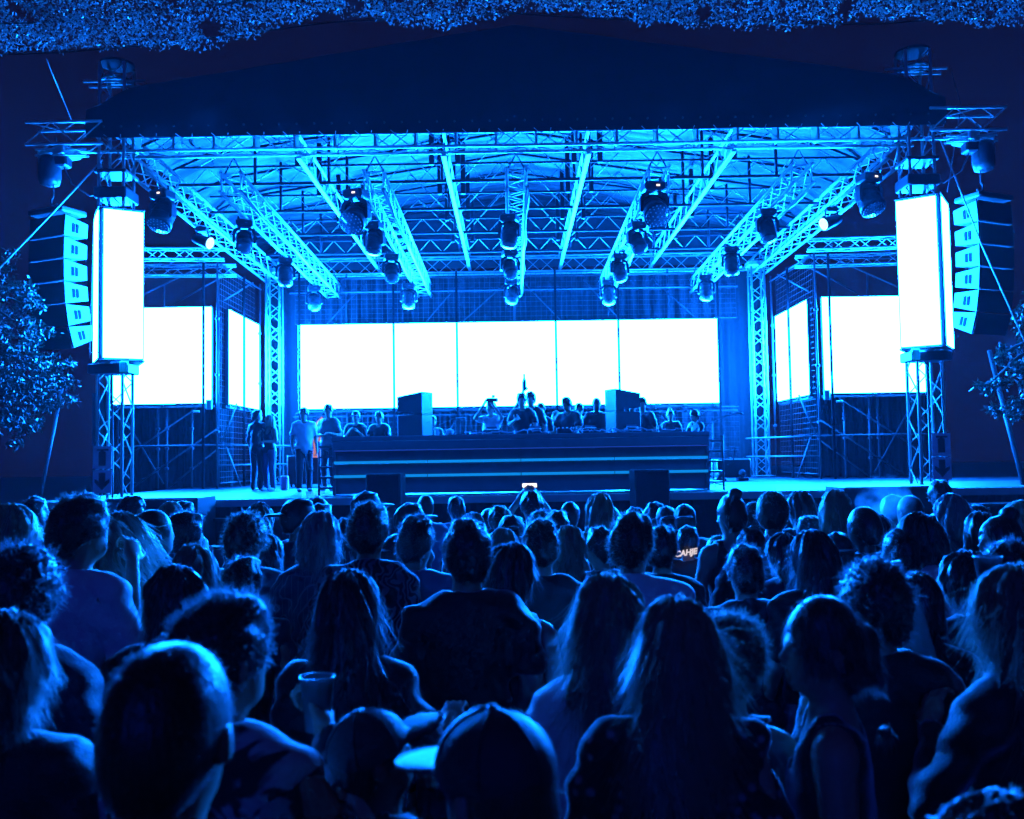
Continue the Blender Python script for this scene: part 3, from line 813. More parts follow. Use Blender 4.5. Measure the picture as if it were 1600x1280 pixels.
# stage clutter
def flight_case(x, y, w, d, h, label):
    t = thing("flight_case", label, "flight case", (x, y, DZ), group="flight cases on stage")
    MB().box((0, 0, h/2+0.08), (w, d, h), bevel=0.015).obj("case_body", BLACKP, t)
    for sx in (-1, 1):
        for sy in (-1, 1):
            tube("edge_trim", (sx*w/2, sy*d/2, 0.08), (sx*w/2, sy*d/2, h+0.08), 0.014, ALU, t, 6)
            MB().lathe([(0.02, -0.02), (0.045, -0.02), (0.045, 0.02), (0.02, 0.02)], (sx*(w/2-.08), sy*(d/2-.08), 0.045), 12, (1, 0, 0)).obj("caster", BLACKM, t)
flight_case(-5.25, 23.2, 0.9, 0.6, 0.7, "black flight case on the floor behind the man in white")
flight_case(5.2, 22.8, 0.8, 0.6, 0.45, "low black flight case on the right of the stage floor")
for i, x in enumerate((4.75, 5.35)):
    t = thing("floor_light", f"pale floor light at the back right of stage, {'left' if i==0 else 'right'} one", "stage light", (x, 22.0 + i*.3, DZ), group="floor lights")
    MB().box((0, 0, .05), (.26, .2, .08), bevel=.015).obj("base", GREYBOX, t)
    MB().lathe([(.03, -.09), (.07, -.08), (.08, .08), (.07, .09)], (0, 0, .17), 14, (0.3 - .6*i, -.8, .5)).obj("lamp_body", GREYBOX, t, smooth=True)
o = MB().box((-5.28, 20.9, DZ+0.16), (0.16, 0.16, 0.32), bevel=0.02).obj("pink_box", mat("pink_card", (0.8, 0.35, 0.5), 0.6)); tag(o, "small pink box standing on stage behind the man in white", "box")
# orange banner behind the two men
m = MB(); m.prism([(-.45, 0), (.3, 0), (.42, .7), (.1, 1.15), (-.3, .75)], 0, 0.03)
o = m.obj("orange_banner", REDGLOW); o.location = (-4.75, 22.0, DZ+0.72); o.scale = (.8, 1, .85); tag(o, "tilted glowing orange banner panel between the two standing men", "banner")
# microphone / boom stands
def mic_stand(x, y, label):
    t = thing("microphone_stand", label, "microphone", (x, y, DZ))
    for k in range(3):
        w = 2.1*k + .4; tube("leg", (0, 0, .06), (.3*math.cos(w), .3*math.sin(w), .01), .011, STEEL, t, 5)
    tube("pole", (0, 0, .03), (0, 0, 1.35), .011, STEEL, t, 6); tube("boom", (-.15, 0, 1.25), (.45, -.05, 1.5), .009, STEEL, t, 6)
    MB().lathe([(.012, 0), (.016, .12), (.026, .15), (.02, .19), (.004, .2)], (.43, -.05, 1.49), 10, (.9, 0, -.1)).obj("microphone", BLACKM, t, smooth=True)
mic_stand(-1.75, 19.2, "thin boom microphone stand behind the booth beside the left monitor")
mic_stand(3.95, 19.0, "thin boom microphone stand at the right end of the booth")

# crowd barrier in the pit
bar = thing("crowd_barrier", "low metal crowd barrier in front of the stage pit", "barrier", (0, 14.35, ground_z(14.35)))
for k in range(14):
    x = -8.4 + k*1.2
    MB().path([(x+.02, 0, .02), (x+1.18, 0, .02), (x+1.18, 0, 1.25), (x+.02, 0, 1.25)], 0.024, 6, closed=True).obj("barrier_frame", ALU, bar, smooth=True)
    MB().box((x+.6, 0.0, .62), (1.1, .012, 1.16)).obj("barrier_sheet", STEEL, bar)
    tube("barrier_strut", (x+.6, .02, 1.2), (x+.6, .75, .03), .02, STEEL, bar)
    MB().box((x+.6, .4, .015), (1.16, .9, .02)).obj("barrier_plate", STEEL, bar)

# guy wires, stay poles
def wire(name, label, pts, r, m_, cat, n=6):
    o = MB().path(pts, r, n).obj(name, m_, smooth=True); tag(o, label, cat); return o
wire("guy_strap", "pale guy strap running down left from the left tower", [at(160, 250, 16.4), at(80, 335, 15.6), at(-60, 480, 14.2)], 0.014, SIGNW, "strap")
wire("guy_strap", "thin guy line from the left outrigger up to the netting", [at(112, 188, 16.3), at(92, 140, 14.0), at(72, 92, 11.6)], 0.008, STEEL, "strap")
wire("guy_strap", "pale guy strap running down right past the right line array", [at(1470, 220, 16.4), at(1535, 385, 15.2), at(1640, 620, 13.2)], 0.014, SIGNW, "strap")
wire("guy_strap", "thin guy line hanging beside the left LED column", [at(163, 245, 16.3), at(146, 350, 16.2), at(140, 560, 16.1)], 0.006, STEEL, "strap")
wire("guy_strap", "dark guy line beside the right tower head", [at(1485, 105, 16.6), at(1502, 165, 16.5), at(1480, 300, 16.4)], 0.008, BLACKM, "strap")
wire("stay_pole", "slanting steel stay pole under the left tree", [at(62, 782, 17.5), at(97, 605, 18.2)], 0.035, STEEL, "pole")
wire("stay_pole", "slanting steel stay pole rising through the right tree", [at(1610, 800, 17.0), at(1546, 548, 18.0)], 0.05, STEEL, "pole")

# ------------------------------------------------------------------ trees and camouflage netting
def leaf_cloud(pts, size, seed, up=0.3):
    r_ = np.random.RandomState(seed); n = len(pts)
    d = r_.normal(size=(n, 3)); d[:, 2] -= up; d /= np.linalg.norm(d, axis=1)[:, None]
    e = r_.normal(size=(n, 3)); e -= d*np.sum(d*e, 1)[:, None]; e /= np.linalg.norm(e, axis=1)[:, None]
    nn = np.cross(d, e)
    L = size*(0.6+0.8*r_.rand(n))[:, None]; W = L*0.24
    base = pts; mid = pts + d*L*.5 + nn*L*.08; tip = pts + d*L
    v = np.stack([base, mid+e*W, tip, mid-e*W], 1).reshape(-1, 3)
    i = np.arange(n)*4
    f = np.concatenate([np.stack([i, i+1, i+2], 1), np.stack([i, i+2, i+3], 1)])
    return v, f
def tree(label, base, trunk_pts, clumps, n, size, seed):
    t = thing("tree", label, "tree", base)
    b = np.array(base)
    P = [np.array(p)-b for p in trunk_pts]
    MB().path(P, [0.2 - 0.13*i/(len(P)-1) for i in range(len(P))], 9).obj("trunk", BARK, t, smooth=True)
    r_ = np.random.RandomState(seed); pts = []
    for c, rad in clumps:
        c = np.array(c)-b
        j = min(range(1, len(P)), key=lambda k: np.linalg.norm(P[k]-c))
        mid = (P[j]+c)/2 + np.array([0, 0, .12])
        MB().path([P[j], mid, c], [0.06, 0.035, 0.015], 6).obj("branch", BARK, t, smooth=True)
        m = int(n*rad**2)
        sub_ = c + r_.normal(size=(max(3, m//45), 3))*rad*0.42
        for s_ in sub_:
            pts.append(s_ + r_.normal(size=(45, 3))*rad*0.13*np.array([1, 1, .8]))
    pts = np.concatenate(pts)
    v, f = leaf_cloud(pts, size, seed)
    mesh_obj("crown", v, f, LEAF, t, kind="stuff")
A = lambda x, y, Y: at(x, y, Y)
tree("leafy tree at the left edge catching blue stage light", (-11.3, 16.4, GZ),
     [(-11.3, 16.4, GZ-.1), (-11.2, 16.3, 1.5), (-10.9, 16.2, 3.0), (-10.7, 16.1, 4.4), (-10.4, 16.0, 5.4)],
     [(A(10, 450, 15.9), .55), (A(20, 500, 15.6), .6), (A(30, 560, 15.4), .6), (A(0, 600, 15.2), .7), (A(60, 600, 15.3), .5), (A(100, 590, 15.4), .32),
      (A(40, 645, 15.2), .5), (A(0, 670, 15.0), .5), (A(-60, 560, 15.6), .9), (A(-60, 430, 16.2), .8), (A(48, 480, 15.7), .25), (A(70, 635, 15.2), .3)], 2000, 0.085, 5)
tree("small leafy tree at the right edge behind the stay pole", (10.6, 17.6, GZ),
     [(10.6, 17.6, GZ-.1), (10.5, 17.5, 1.6), (10.2, 17.4, 3.0), (9.9, 17.3, 4.0)],
     [(A(1545, 600, 16.6), .28), (A(1580, 590, 16.8), .42), (A(1600, 560, 17.0), .45), (A(1560, 555, 16.9), .2), (A(1600, 630, 16.8), .42), (A(1640, 600, 17), .7),
      (A(1575, 645, 16.7), .28), (A(1620, 500, 17.2), .6)], 1900, 0.10, 9)
def netting():
    ex = [-300, 0, 100, 200, 300, 400, 500, 600, 800, 950, 1200, 1400, 1500, 1600, 1900]
    ey = [100, 92, 88, 80, 70, 56, 42, 36, 27, 36, 43, 44, 33, 27, 20]
    r_ = np.random.RandomState(11)
    t = thing("camouflage_net", "ragged leafy camouflage netting hanging over the top of the view", "net", tuple(at(800, 30, 7)))
    o = np.array(at(800, 30, 7))
    N = 80000
    pxs = r_.uniform(-200, 1800, N); dd = r_.rand(N)**0.9*1.5
    pts = np.zeros((N, 3))
    for i in range(N):
        e = np.interp(pxs[i], ex, ey) + 5*math.sin(pxs[i]*.021) + 3*math.sin(pxs[i]*.083)
        p = np.array(at(pxs[i], e, 7.0))
        p[1] -= dd[i]*.8; p[2] += dd[i]*0.42 + 0.05*math.sin(p[0]*3+dd[i]*4) + abs(r_.normal())*0.03
        p[0] *= 1.0
        pts[i] = p - o
    # leave ragged holes
    h = np.sin(pts[:, 0]*5.1+1)*np.sin(pts[:, 1]*6.3)+np.sin(pts[:, 0]*11.7)*np.sin(pts[:, 1]*9.1+2)
    pts = pts[h > -1.15]
    v, f = leaf_cloud(pts, 0.025, 12, 0.05)
    mesh_obj("net_leaves", v, f, NETLEAF, t, kind="stuff")
    m = MB()
    for k in range(9):
        m = MB(); q = []
        for i in range(15):
            p = np.array(at(-200+2000*i/14, np.interp(-200+2000*i/14, ex, ey), 7.0)); p[1] -= k*0.24; p[2] += k*0.125+0.03; q.append(p-o)
        m.path(q, 0.006, 4).obj("net_cord", BLACKM, t)
netting()
# ------------------------------------------------------------------ people: implicit surfaces meshed with surface nets
class Field:
    def __init__(self, lo, hi, vx):
        self.lo = np.array(lo, float); self.vx = vx
        self.n = np.ceil((np.array(hi) - self.lo)/vx).astype(int) + 1
        self.ax = [self.lo[i] + np.arange(self.n[i])*vx for i in range(3)]
        self.v = np.full(self.n, 0.25)
    def sl(self, lo, hi):
        a = np.maximum(np.floor((np.array(lo)-self.lo)/self.vx).astype(int), 0)
        b = np.minimum(np.ceil((np.array(hi)-self.lo)/self.vx).astype(int)+1, self.n)
        if (b <= a).any(): return None
        s = tuple(slice(a[i], b[i]) for i in range(3))
        g = np.meshgrid(*[self.ax[i][s[i]] for i in range(3)], indexing='ij', sparse=True)
        return s, g
    def _put(self, s, d, k, sub=False):
        a = self.v[s]
        if sub: self.v[s] = np.maximum(a, -d); return
        h = np.clip(0.5 + 0.5*(d - a)/k, 0, 1)
        self.v[s] = d*(1-h) + a*h - k*h*(1-h)
    def ell(self, c, r, k=0.03, T=None, sub=False, pad=0.09):
        c = np.array(c, float); r = np.array(r, float)
        if T is None: cw = c; R = None
        else: R, pv = T; cw = R @ (c - pv) + pv
        m = (r.max() if T is not None else r) + pad
        q = self.sl(cw - m, cw + m)
        if q is None: return
        s, (X, Y, Z) = q
        X = X-cw[0]; Y = Y-cw[1]; Z = Z-cw[2]
        if R is not None:
            X, Y, Z = R[0, 0]*X+R[1, 0]*Y+R[2, 0]*Z, R[0, 1]*X+R[1, 1]*Y+R[2, 1]*Z, R[0, 2]*X+R[1, 2]*Y+R[2, 2]*Z
        k0 = np.sqrt((X/r[0])**2 + (Y/r[1])**2 + (Z/r[2])**2)
        k1 = np.sqrt((X/r[0]**2)**2 + (Y/r[1]**2)**2 + (Z/r[2]**2)**2) + 1e-6
        self._put(s, k0*(k0-1)/k1, k, sub)
    def cap(self, a, b, ra, rb, k=0.03, T=None, sub=False, pad=0.09):
        a = np.array(a, float); b = np.array(b, float)
        if T is not None: R, pv = T; a = R @ (a-pv) + pv; b = R @ (b-pv) + pv
        m = max(ra, rb) + pad
        q = self.sl(np.minimum(a, b)-m, np.maximum(a, b)+m)
        if q is None: return
        s, (X, Y, Z) = q
        d = b-a; L2 = d.dot(d) + 1e-9
        t = np.clip(((X-a[0])*d[0] + (Y-a[1])*d[1] + (Z-a[2])*d[2])/L2, 0, 1)
        D = np.sqrt((X-a[0]-t*d[0])**2 + (Y-a[1]-t*d[1])**2 + (Z-a[2]-t*d[2])**2) - (ra + (rb-ra)*t)
        self._put(s, D, k, sub)
    def cut_below(self, z):
        i = int(round((z - self.lo[2])/self.vx))
        if i > 0: self.v[:, :, :i] = np.maximum(self.v[:, :, :i], 0.02)
    def mesh(self):
        v = self.v; S = v < 0
        if not S.any(): return np.zeros((0, 3)), np.zeros((0, 4), int)
        cs = [(i, j, k) for i in (0, 1) for j in (0, 1) for k in (0, 1)]
        nx, ny, nz = self.n - 1
        cnt = np.zeros((nx, ny, nz), np.int8)
        for i, j, k in cs: cnt += S[i:i+nx, j:j+ny, k:k+nz]
        act = (cnt > 0) & (cnt < 8)
        I = np.argwhere(act); idx = np.full(act.shape, -1, int); idx[act] = np.arange(len(I))
        cv = np.stack([v[I[:, 0]+i, I[:, 1]+j, I[:, 2]+k] for i, j, k in cs], 1)
        pos = np.zeros((len(I), 3)); n = np.zeros(len(I))
        for a in range(8):
            for b in range(a+1, 8):
                df = np.abs(np.array(cs[a]) - np.array(cs[b])).sum()
                if df != 1: continue
                va, vb = cv[:, a], cv[:, b]; m = (va < 0) != (vb < 0)
                t = np.where(m, va/np.where(m, va-vb, 1), 0)[:, None]
                p = np.array(cs[a]) + t*(np.array(cs[b]) - np.array(cs[a]))
                pos += np.where(m[:, None], p, 0); n += m
        P = self.lo + (I + pos/n[:, None])*self.vx
        F = []
        for ax in range(3):
            o1, o2 = [(1, 2), (2, 0), (0, 1)][ax]
            sl0 = [slice(None)]*3; sl1 = [slice(None)]*3
            sl0[ax] = slice(0, -1); sl1[ax] = slice(1, None)
            A, B = S[tuple(sl0)], S[tuple(sl1)]
            E = np.argwhere(A != B)
            E = E[(E[:, o1] > 0) & (E[:, o2] > 0) & (E[:, o1] < self.n[o1]-1) & (E[:, o2] < self.n[o2]-1)]
            if not len(E): continue
            def cell(d1, d2):
                q = E.copy(); q[:, o1] -= d1; q[:, o2] -= d2
                return idx[q[:, 0], q[:, 1], q[:, 2]]
            q = np.stack([cell(1, 1), cell(0, 1), cell(0, 0), cell(1, 0)], 1)
            fl = ~A[E[:, 0], E[:, 1], E[:, 2]]
            q[fl] = q[fl][:, ::-1]
            F.append(q[(q >= 0).all(1)])
        return P, np.concatenate(F)

def vnormals(v, f):
    a, b, c, d = v[f[:, 0]], v[f[:, 1]], v[f[:, 2]], v[f[:, 3]]
    fn = np.cross(c-a, d-b); n = np.zeros_like(v)
    for i in range(4): np.add.at(n, f[:, i], fn)
    return n/(np.linalg.norm(n, axis=1)[:, None] + 1e-9)

def rotm(yaw=0, pitch=0, roll=0):
    cy_, sy = math.cos(yaw), math.sin(yaw); cp, sp = math.cos(pitch), math.sin(pitch); cr, sr = math.cos(roll), math.sin(roll)
    Rz = np.array([[cy_, -sy, 0], [sy, cy_, 0], [0, 0, 1]]); Rx = np.array([[1, 0, 0], [0, cp, -sp], [0, sp, cp]])
    Ry = np.array([[cr, 0, sr], [0, 1, 0], [-sr, 0, cr]])
    return Rz @ Rx @ Ry

_HANDS = {}
def hand_mesh(kind):
    if kind in _HANDS: return _HANDS[kind]
    F = Field((-.08, -.09, -.21), (.08, .10, .03), 0.0062)
    F.cap((0, 0, .02), (0, 0, -.02), .024, .024, .01)
    F.ell((0, 0, -.055), (.016, .042, .052), .012)
    spread = {"relaxed": .0, "open": .35, "grip": .05}[kind]; curl = {"relaxed": .55, "open": .10, "grip": 1.25}[kind]
    for i, (y, L) in enumerate(((-.031, .062), (-.011, .076), (.011, .082), (.031, .072))):
        p = np.array([0.002, y, -.092]); ang = 0.0; sd = (i-1.5)*spread*.45
        for j, seg in enumerate((.42, .32, .26)):
            ang += curl*(0.6 if j == 0 else 1.0)
            dr = np.array([math.sin(ang), math.sin(sd)*math.cos(ang), -math.cos(ang)*math.cos(sd)])
            q = p + dr*L*seg*1.12
            F.cap(p, q, .0095-.0008*j, .0088-.0008*j, .005, pad=.03); p = q
    t0 = np.array([.004, .034, -.03]); t1 = np.array([.014, .060 + .012*(kind == "open"), -.062]); t2 = t1 + np.array([.014 if kind == "grip" else .004, .012*(kind == "open")-.004, -.032])
    F.cap(t0, t1, .013, .011, .01, pad=.03); F.cap(t1, t2, .0105, .009, .005, pad=.03)
    _HANDS[kind] = F.mesh()
    return _HANDS[kind]

SKIN = [mat("skin_fair", (0.42, 0.27, 0.20), 0.5, noise=0.12, nscale=20), mat("skin_tan", (0.26, 0.15, 0.10), 0.5, noise=0.12, nscale=20),
        mat("skin_dark", (0.09, 0.05, 0.035), 0.45, noise=0.15, nscale=20)]
HAIRM = {"black": streaks(mat("hair_black", (0.014, 0.012, 0.012), 0.36, spec=.7, sheen=0.5, trans=0.15)), "brown": streaks(mat("hair_brown", (0.06, 0.036, 0.024), 0.38, spec=.7, sheen=0.6, trans=0.25)),
         "blond": streaks(mat("hair_blond", (0.30, 0.24, 0.15), 0.4, spec=.6, sheen=0.6, trans=0.35)), "grey": streaks(mat("hair_grey", (0.2, 0.2, 0.2), 0.4, spec=.6, sheen=0.5, trans=0.25))}
CL = {"black": mat("cloth_black", (0.014, 0.014, 0.016), 0.5, spec=0.5, sheen=1.0, bump=0.3, bscale=160),
      "navy": mat("cloth_navy", (0.02, 0.025, 0.05), 0.5, spec=0.5, sheen=1.0, bump=0.3, bscale=160),
      "grey": mat("cloth_grey", (0.12, 0.12, 0.13), 0.5, spec=0.5, sheen=1.0, noise=0.2, nscale=30, bump=0.3, bscale=160),
      "blue": mat("cloth_blue", (0.10, 0.16, 0.28), 0.5, spec=0.5, sheen=1.0, bump=0.3, bscale=160),
      "white": mat("cloth_white", (0.75, 0.75, 0.75), 0.5, spec=0.5, sheen=1.0, bump=0.3, bscale=160),
      "denim": mat("cloth_denim", (0.06, 0.09, 0.16), 0.5, spec=0.5, noise=0.3, nscale=40, bump=0.3, bscale=200),
      "baroque": pattern_mat("cloth_baroque", (0.015, 0.015, 0.02), (0.16, 0.16, 0.2), 'swirl', 9.0, 0.5, 0.62),
      "palm": pattern_mat("cloth_palm", (0.02, 0.02, 0.03), (0.5, 0.5, 0.52), 'blotch', 7.0, 0.42, 0.47),
      "floral": pattern_mat("cloth_floral", (0.34, 0.34, 0.38), (0.015, 0.015, 0.02), 'floral', 30.0, 0.15, 0.40),
      "plaid": pattern_mat("cloth_plaid", (0.06, 0.07, 0.1), (0.2, 0.2, 0.24), 'brick', 14.0, 0.3, 0.6),
      "print": pattern_mat("cloth_print", (0.014, 0.014, 0.018), (0.07, 0.07, 0.09), 'blotch', 9.0, 0.52, 0.6)}
CAPM = mat("cap_cloth", (0.02, 0.02, 0.024), 0.5, sheen=0.25, bump=0.3, bscale=200)
CAPL = mat("cap_cloth_pale", (0.05, 0.05, 0.055), 0.5, sheen=0.25, bump=0.3, bscale=200)
SHOE = mat("shoe_white", (0.6, 0.6, 0.6), 0.6)

FLY = {}  # strand colours lightened beyond the hair's own, painting in the backlit rim
for _n, _c in (("black", (.16, .16, .17)), ("brown", (.26, .23, .20)), ("blond", (.45, .40, .32)), ("grey", (.4, .4, .4))):
    FLY[_n] = mat("flyaway_rim_" + _n, _c, 0.3, spec=0.9, trans=0.55)
def strands(P, N, count, L, w, mode, r_, headc):
    """thin ribbons growing out of the hair surface"""
    if not len(P): return np.zeros((0, 3)), np.zeros((0, 4), int)
    i = r_.randint(0, len(P), count); p = P[i].copy(); n = N[i]
    rn = r_.normal(size=(count, 3))
    if mode in ("long", "wind", "curly"):          # strands gather in clumps around shared roots
        g = 7; base_i = r_.randint(0, len(P), count//g + 1)
        i = np.repeat(base_i, g)[:count]; p = P[i] + r_.normal(size=(count, 3))*.006; n = N[i]
        rn = np.repeat(r_.normal(size=(count//g + 1, 3)), g, 0)[:count]*.9 + r_.normal(size=(count, 3))*.35
    if mode in ("long", "wind"): d = n*0.32 + np.array([0, -0.1, -1.0]) + rn*0.24
    elif mode == "curly": d = n*0.5 + rn*0.7
    else: d = n*0.45 + np.cross(n, [0.2, 0, 1.0])*0.4 + rn*0.35 + np.array([0, -.35, .05])
    if mode == "wind": d = n*.25 + np.array([1.0, -.1, -.55]) + rn*.22
    d /= np.linalg.norm(d, axis=1)[:, None]
    side = np.cross(d, n); side /= np.linalg.norm(side, axis=1)[:, None]+1e-9
    Ls = L*(0.45+0.9*r_.rand(count))[:, None]; segs = 4
    rings = []
    wob = rn*(0.6 if mode == "curly" else 0.20 if mode in ("long", "wind") else 0.14) + r_.normal(size=(count, 3))*.08
    for s in range(segs+1):
        t = s/segs
        ww = w*(1-0.75*t)
        rings.append(np.stack([p-side*ww, p+side*ww], 1))
        d = d + wob*(1 if s % 2 else -0.4) + np.array([0, 0, -0.16 if mode in ("long", "wind") else -0.05]); d /= np.linalg.norm(d, axis=1)[:, None]
        p = p + d*Ls/segs
    V = np.stack(rings, 1).reshape(-1, 3); q = []
    b = np.arange(count)*(segs+1)*2
    for s in range(segs):
        q.append(np.stack([b+2*s, b+2*s+1, b+2*s+3, b+2*s+2], 1))
    return V, np.concatenate(q)

ARM = {"down": ((.245, -.02, 1.13), (.25, .08, .89)), "loose": ((.26, -.06, 1.14), (.22, .10, .93)), "fold": ((.25, .02, 1.13), (.06, .20, 1.14)),
       "sip": ((.30, .02, 1.11), (.13, .13, 1.50)), "hold": ((.26, -.01, 1.12), (.20, .24, 1.16)), "phone": ((.27, .22, 1.42), (.07, .24, 1.72)),
       "cupB": ((.28, .06, 1.18), (.14, .22, 1.43)), "up": ((.23, .18, 1.48), (.12, .16, 1.74)), "table": ((.25, .12, 1.16), (.16, .36, 1.10)), "reach": ((.24, .22, 1.32), (.16, .46, 1.36)),
       "chest": ((.24, .10, 1.14), (.10, .22, 1.30)), "cup": ((.27, -.02, 1.12), (.30, .22, 1.22)), "show": ((.22, .24, 1.18), (.12, .46, 1.26))}
HEADP = np.array([0, 0, 1.50])
PEOPLE = []

def person(x, ytop, d, yaw, hair, hc, cut, cloth, label, arms=("down", "loose"), head=(0, 0, 0), skin=0, sh=1.0, base=None, lean=(0, 0),
           cap=None, group="people in the crowd", legs="denim", shoes=False, hand=("relaxed", "relaxed"), face=False, bulk=1.0):
    top = at(x, ytop, d)
    bz = ground_z(d) if base is None else base
    pad = {"buzz": .006, "bald": 0, "short": .018, "curly": .034, "long": .018, "bob": .018, "bun": .018, "wind": .02, "pony": .015}[hair]
    if cap: pad = max(pad, .022)
    H = top[2] - bz
    k = (H)/(1.75 + pad)
    near = d < 2.7; mid = d < 6
    vx = (0.0135 if near else 0.019 if mid else 0.026)
    if face: vx = min(vx, 0.0115)
    r_ = np.random.RandomState(int(abs(x)*13 + ytop*7) % 99991)
    if head == (0, 0, 0) and base is None: head = (r_.normal()*30, r_.normal()*5+2, r_.normal()*4)
    if lean == (0, 0) and base is None: lean = (r_.normal()*.025, abs(r_.normal())*.03)
    if base is None: yaw = yaw + r_.normal()*7
    hy, hp, hr = [math.radians(a) for a in (head[0], -head[1], head[2])]
    T = (rotm(hy, hp, hr), HEADP)
    LX, LY = lean                      # upper body shift at shoulder height
    def ln(p):                         # lean shear above the hips
        p = np.array(p, float); t = max(p[2]-0.95, 0)/0.55
        return p + np.array([LX, LY, 0])*t
    hs = ln(HEADP) - HEADP
    T = (T[0], HEADP + hs)
    def hd(p): return np.array(p, float) + hs
    B = bulk
    root = thing("person", label, "person", (top[0], d, bz), math.radians(yaw), group=group)
    # shift so that the head top, not the feet, sits at the pixel
    off = rotm(math.radians(yaw)) @ np.array([hs[0]*k, hs[1]*k, 0]); root.location = (top[0]-off[0], d-off[1], bz)
    def arm_pts(i):
        e, w = ARM[arms[i]]; s = -1 if i == 0 else 1
        S = ln((s*.185*sh, -.01, 1.385)); E = ln((s*(e[0]+.185*(sh-1)), e[1], e[2])); W = ln((s*w[0], w[1], w[2]))
        return S, E, W
    ap = [arm_pts(0), arm_pts(1)]
    def torso(F, inf):
        F.ell(ln((0, .0, 1.24)), (.165*sh*B+inf, .108*B+inf, .235+inf), .05)
        F.cap(ln((-.135*sh, -.012, 1.395)), ln((.135*sh, -.012, 1.395)), .062+inf, .062+inf, .05)
        F.cap(ln((0, -.015, 1.45)), ln((-.16*sh, -.012, 1.405)), .046+inf, .052+inf, .04)
        F.cap(ln((0, -.015, 1.45)), ln((.16*sh, -.012, 1.405)), .046+inf, .052+inf, .04)
        F.ell(ln((0, .005, 1.04)), (.14*B+inf, .10*B+inf, .19+inf), .05)
        F.ell((0, -.005, .93), (.162*B+inf, .118*B+inf, .13+inf), .05)
    lo = np.minimum.reduce([p for a in ap for p in a] + [np.array([-.3, -.22, 0])]) - .14
    hi = np.maximum.reduce([p for a in ap for p in a] + [np.array([.3, .28, 1.80])]) + .14
    lo[2] = -.03; hi[2] = max(hi[2], 1.86)
    F = Field(lo, hi, vx)
    torso(F, -.012)
    F.cap(ln((0, -.018, 1.42)), hd((0, .0, 1.57)), .056, .054, .03)
    # head
    F.ell(hd((0, -.005, 1.650)), (.074, .094, .100), .02, T); F.ell(hd((0, .028, 1.600)), (.062, .068, .085), .03, T)
    F.ell(hd((0, .055, 1.555)), (.040, .040, .030), .03, T)
    if mid or face or shoes:
        fk = .010
        F.ell(hd((0, .103, 1.612)), (.011, .016, .022), .012, T, pad=.04); F.ell(hd((0, .082, 1.648)), (.045, .018, .012), .015, T, pad=.04)
        F.ell(hd((0, .088, 1.576)), (.024, .012, .010), .010, T, pad=.04); F.ell(hd((0, .078, 1.545)), (.018, .016, .014), .02, T, pad=.04)
        for s in (-1, 1):
            F.ell(hd((s*.084, -.008, 1.620)), (.011, .022, .034), .008, T, pad=.04)
            F.ell(hd((s*.031, .094, 1.634)), (.017, .012, .009), .004, T, sub=True, pad=.02)
    else:
        for s in (-1, 1): F.ell(hd((s*.077, -.005, 1.622)), (.012, .022, .033), .012, T, pad=.05)
        F.ell(hd((0, .10, 1.61)), (.014, .02, .024), .015, T, pad=.05)
    for S, E, W in ap:
        F.cap(S, E, .052*B, .041*B, .035); F.cap(E, W, .041*B, .027, .02)
    for s in (-1, 1):
        hip, knee, ank = (s*.092, -.005, .90), (s*.10, .02, .49), (s*.105, -.02, .085)
        F.cap(hip, knee, .082, .056, .04); F.cap(knee, ank, .056, .036, .03); F.ell((s*.108, .05, .035), (.044, .115, .036), .03)
    P, Q = F.mesh()
    Vs = [P]; Fs = [Q]; nb = len(P)
    for i, (S, E, W) in enumerate(ap):
        hv, hf = hand_mesh(hand[i]); s = -1 if i == 0 else 1
        dr = (W-E)/np.linalg.norm(W-E)
        z = -dr; refx = np.array([-s*1.0, 0.25, 0.0]) if abs(dr[2]) > .6 else np.array([0, 0, -1.0])
        if hand[i] == "open": refx = np.array([0, 1.0, 0])
        xx = refx - z*refx.dot(z); xx /= np.linalg.norm(xx); yy = np.cross(z, xx)
        fl = 1.0
        if (yy[1] if abs(yy[1]) > .3 else 1) < 0: fl = -1.0     # thumb forward
        hv2 = W + hv[:, [0]]*xx + fl*hv[:, [1]]*yy + (hv[:, [2]]+.004)*z
        Vs.append(hv2); Fs.append((hf if fl > 0 else hf[:, ::-1]) + nb); nb += len(hv2)
    V = np.concatenate(Vs)*k
    mesh_obj("body", V, np.concatenate(Fs), SKIN[skin], root, smooth=True)
    # top garment
    G = Field(lo, hi, vx if not near else .0155)
    infl = .012 if cut in ("tank", "dress") else .020
    torso(G, infl - .006)
    if cut != "tank" and cut != "dress":
        for S, E, W in ap:
            if cut == "tee": m_ = S + (E-S)*.66; G.cap(S, m_, .064*B, .066*B, .03)
            else: G.cap(S, E, .064*B, .054*B, .03); G.cap(E, E+(W-E)*.9, .054*B, .040, .02)
    if cut == "dress":
        G.cap((0, 0, .95), (0, 0, .55), .17, .24, .06)
    G.cut_below(.80 if cut != "dress" else .5)
    G.cap(ln((0, .012, 1.47)), hd((0, .03, 1.66)), .066, .085, .01, sub=True)
    if cut in ("tank", "dress"):
        G.ell(ln((0, .12, 1.44)), (.095, .14, .13), .02, sub=True); G.ell(ln((0, -.10, 1.50)), (.10, .10, .11), .02, sub=True)
        for s in (-1, 1): G.ell(ln((s*.215*sh, 0, 1.40)), (.085, .2, .13), .02, sub=True)
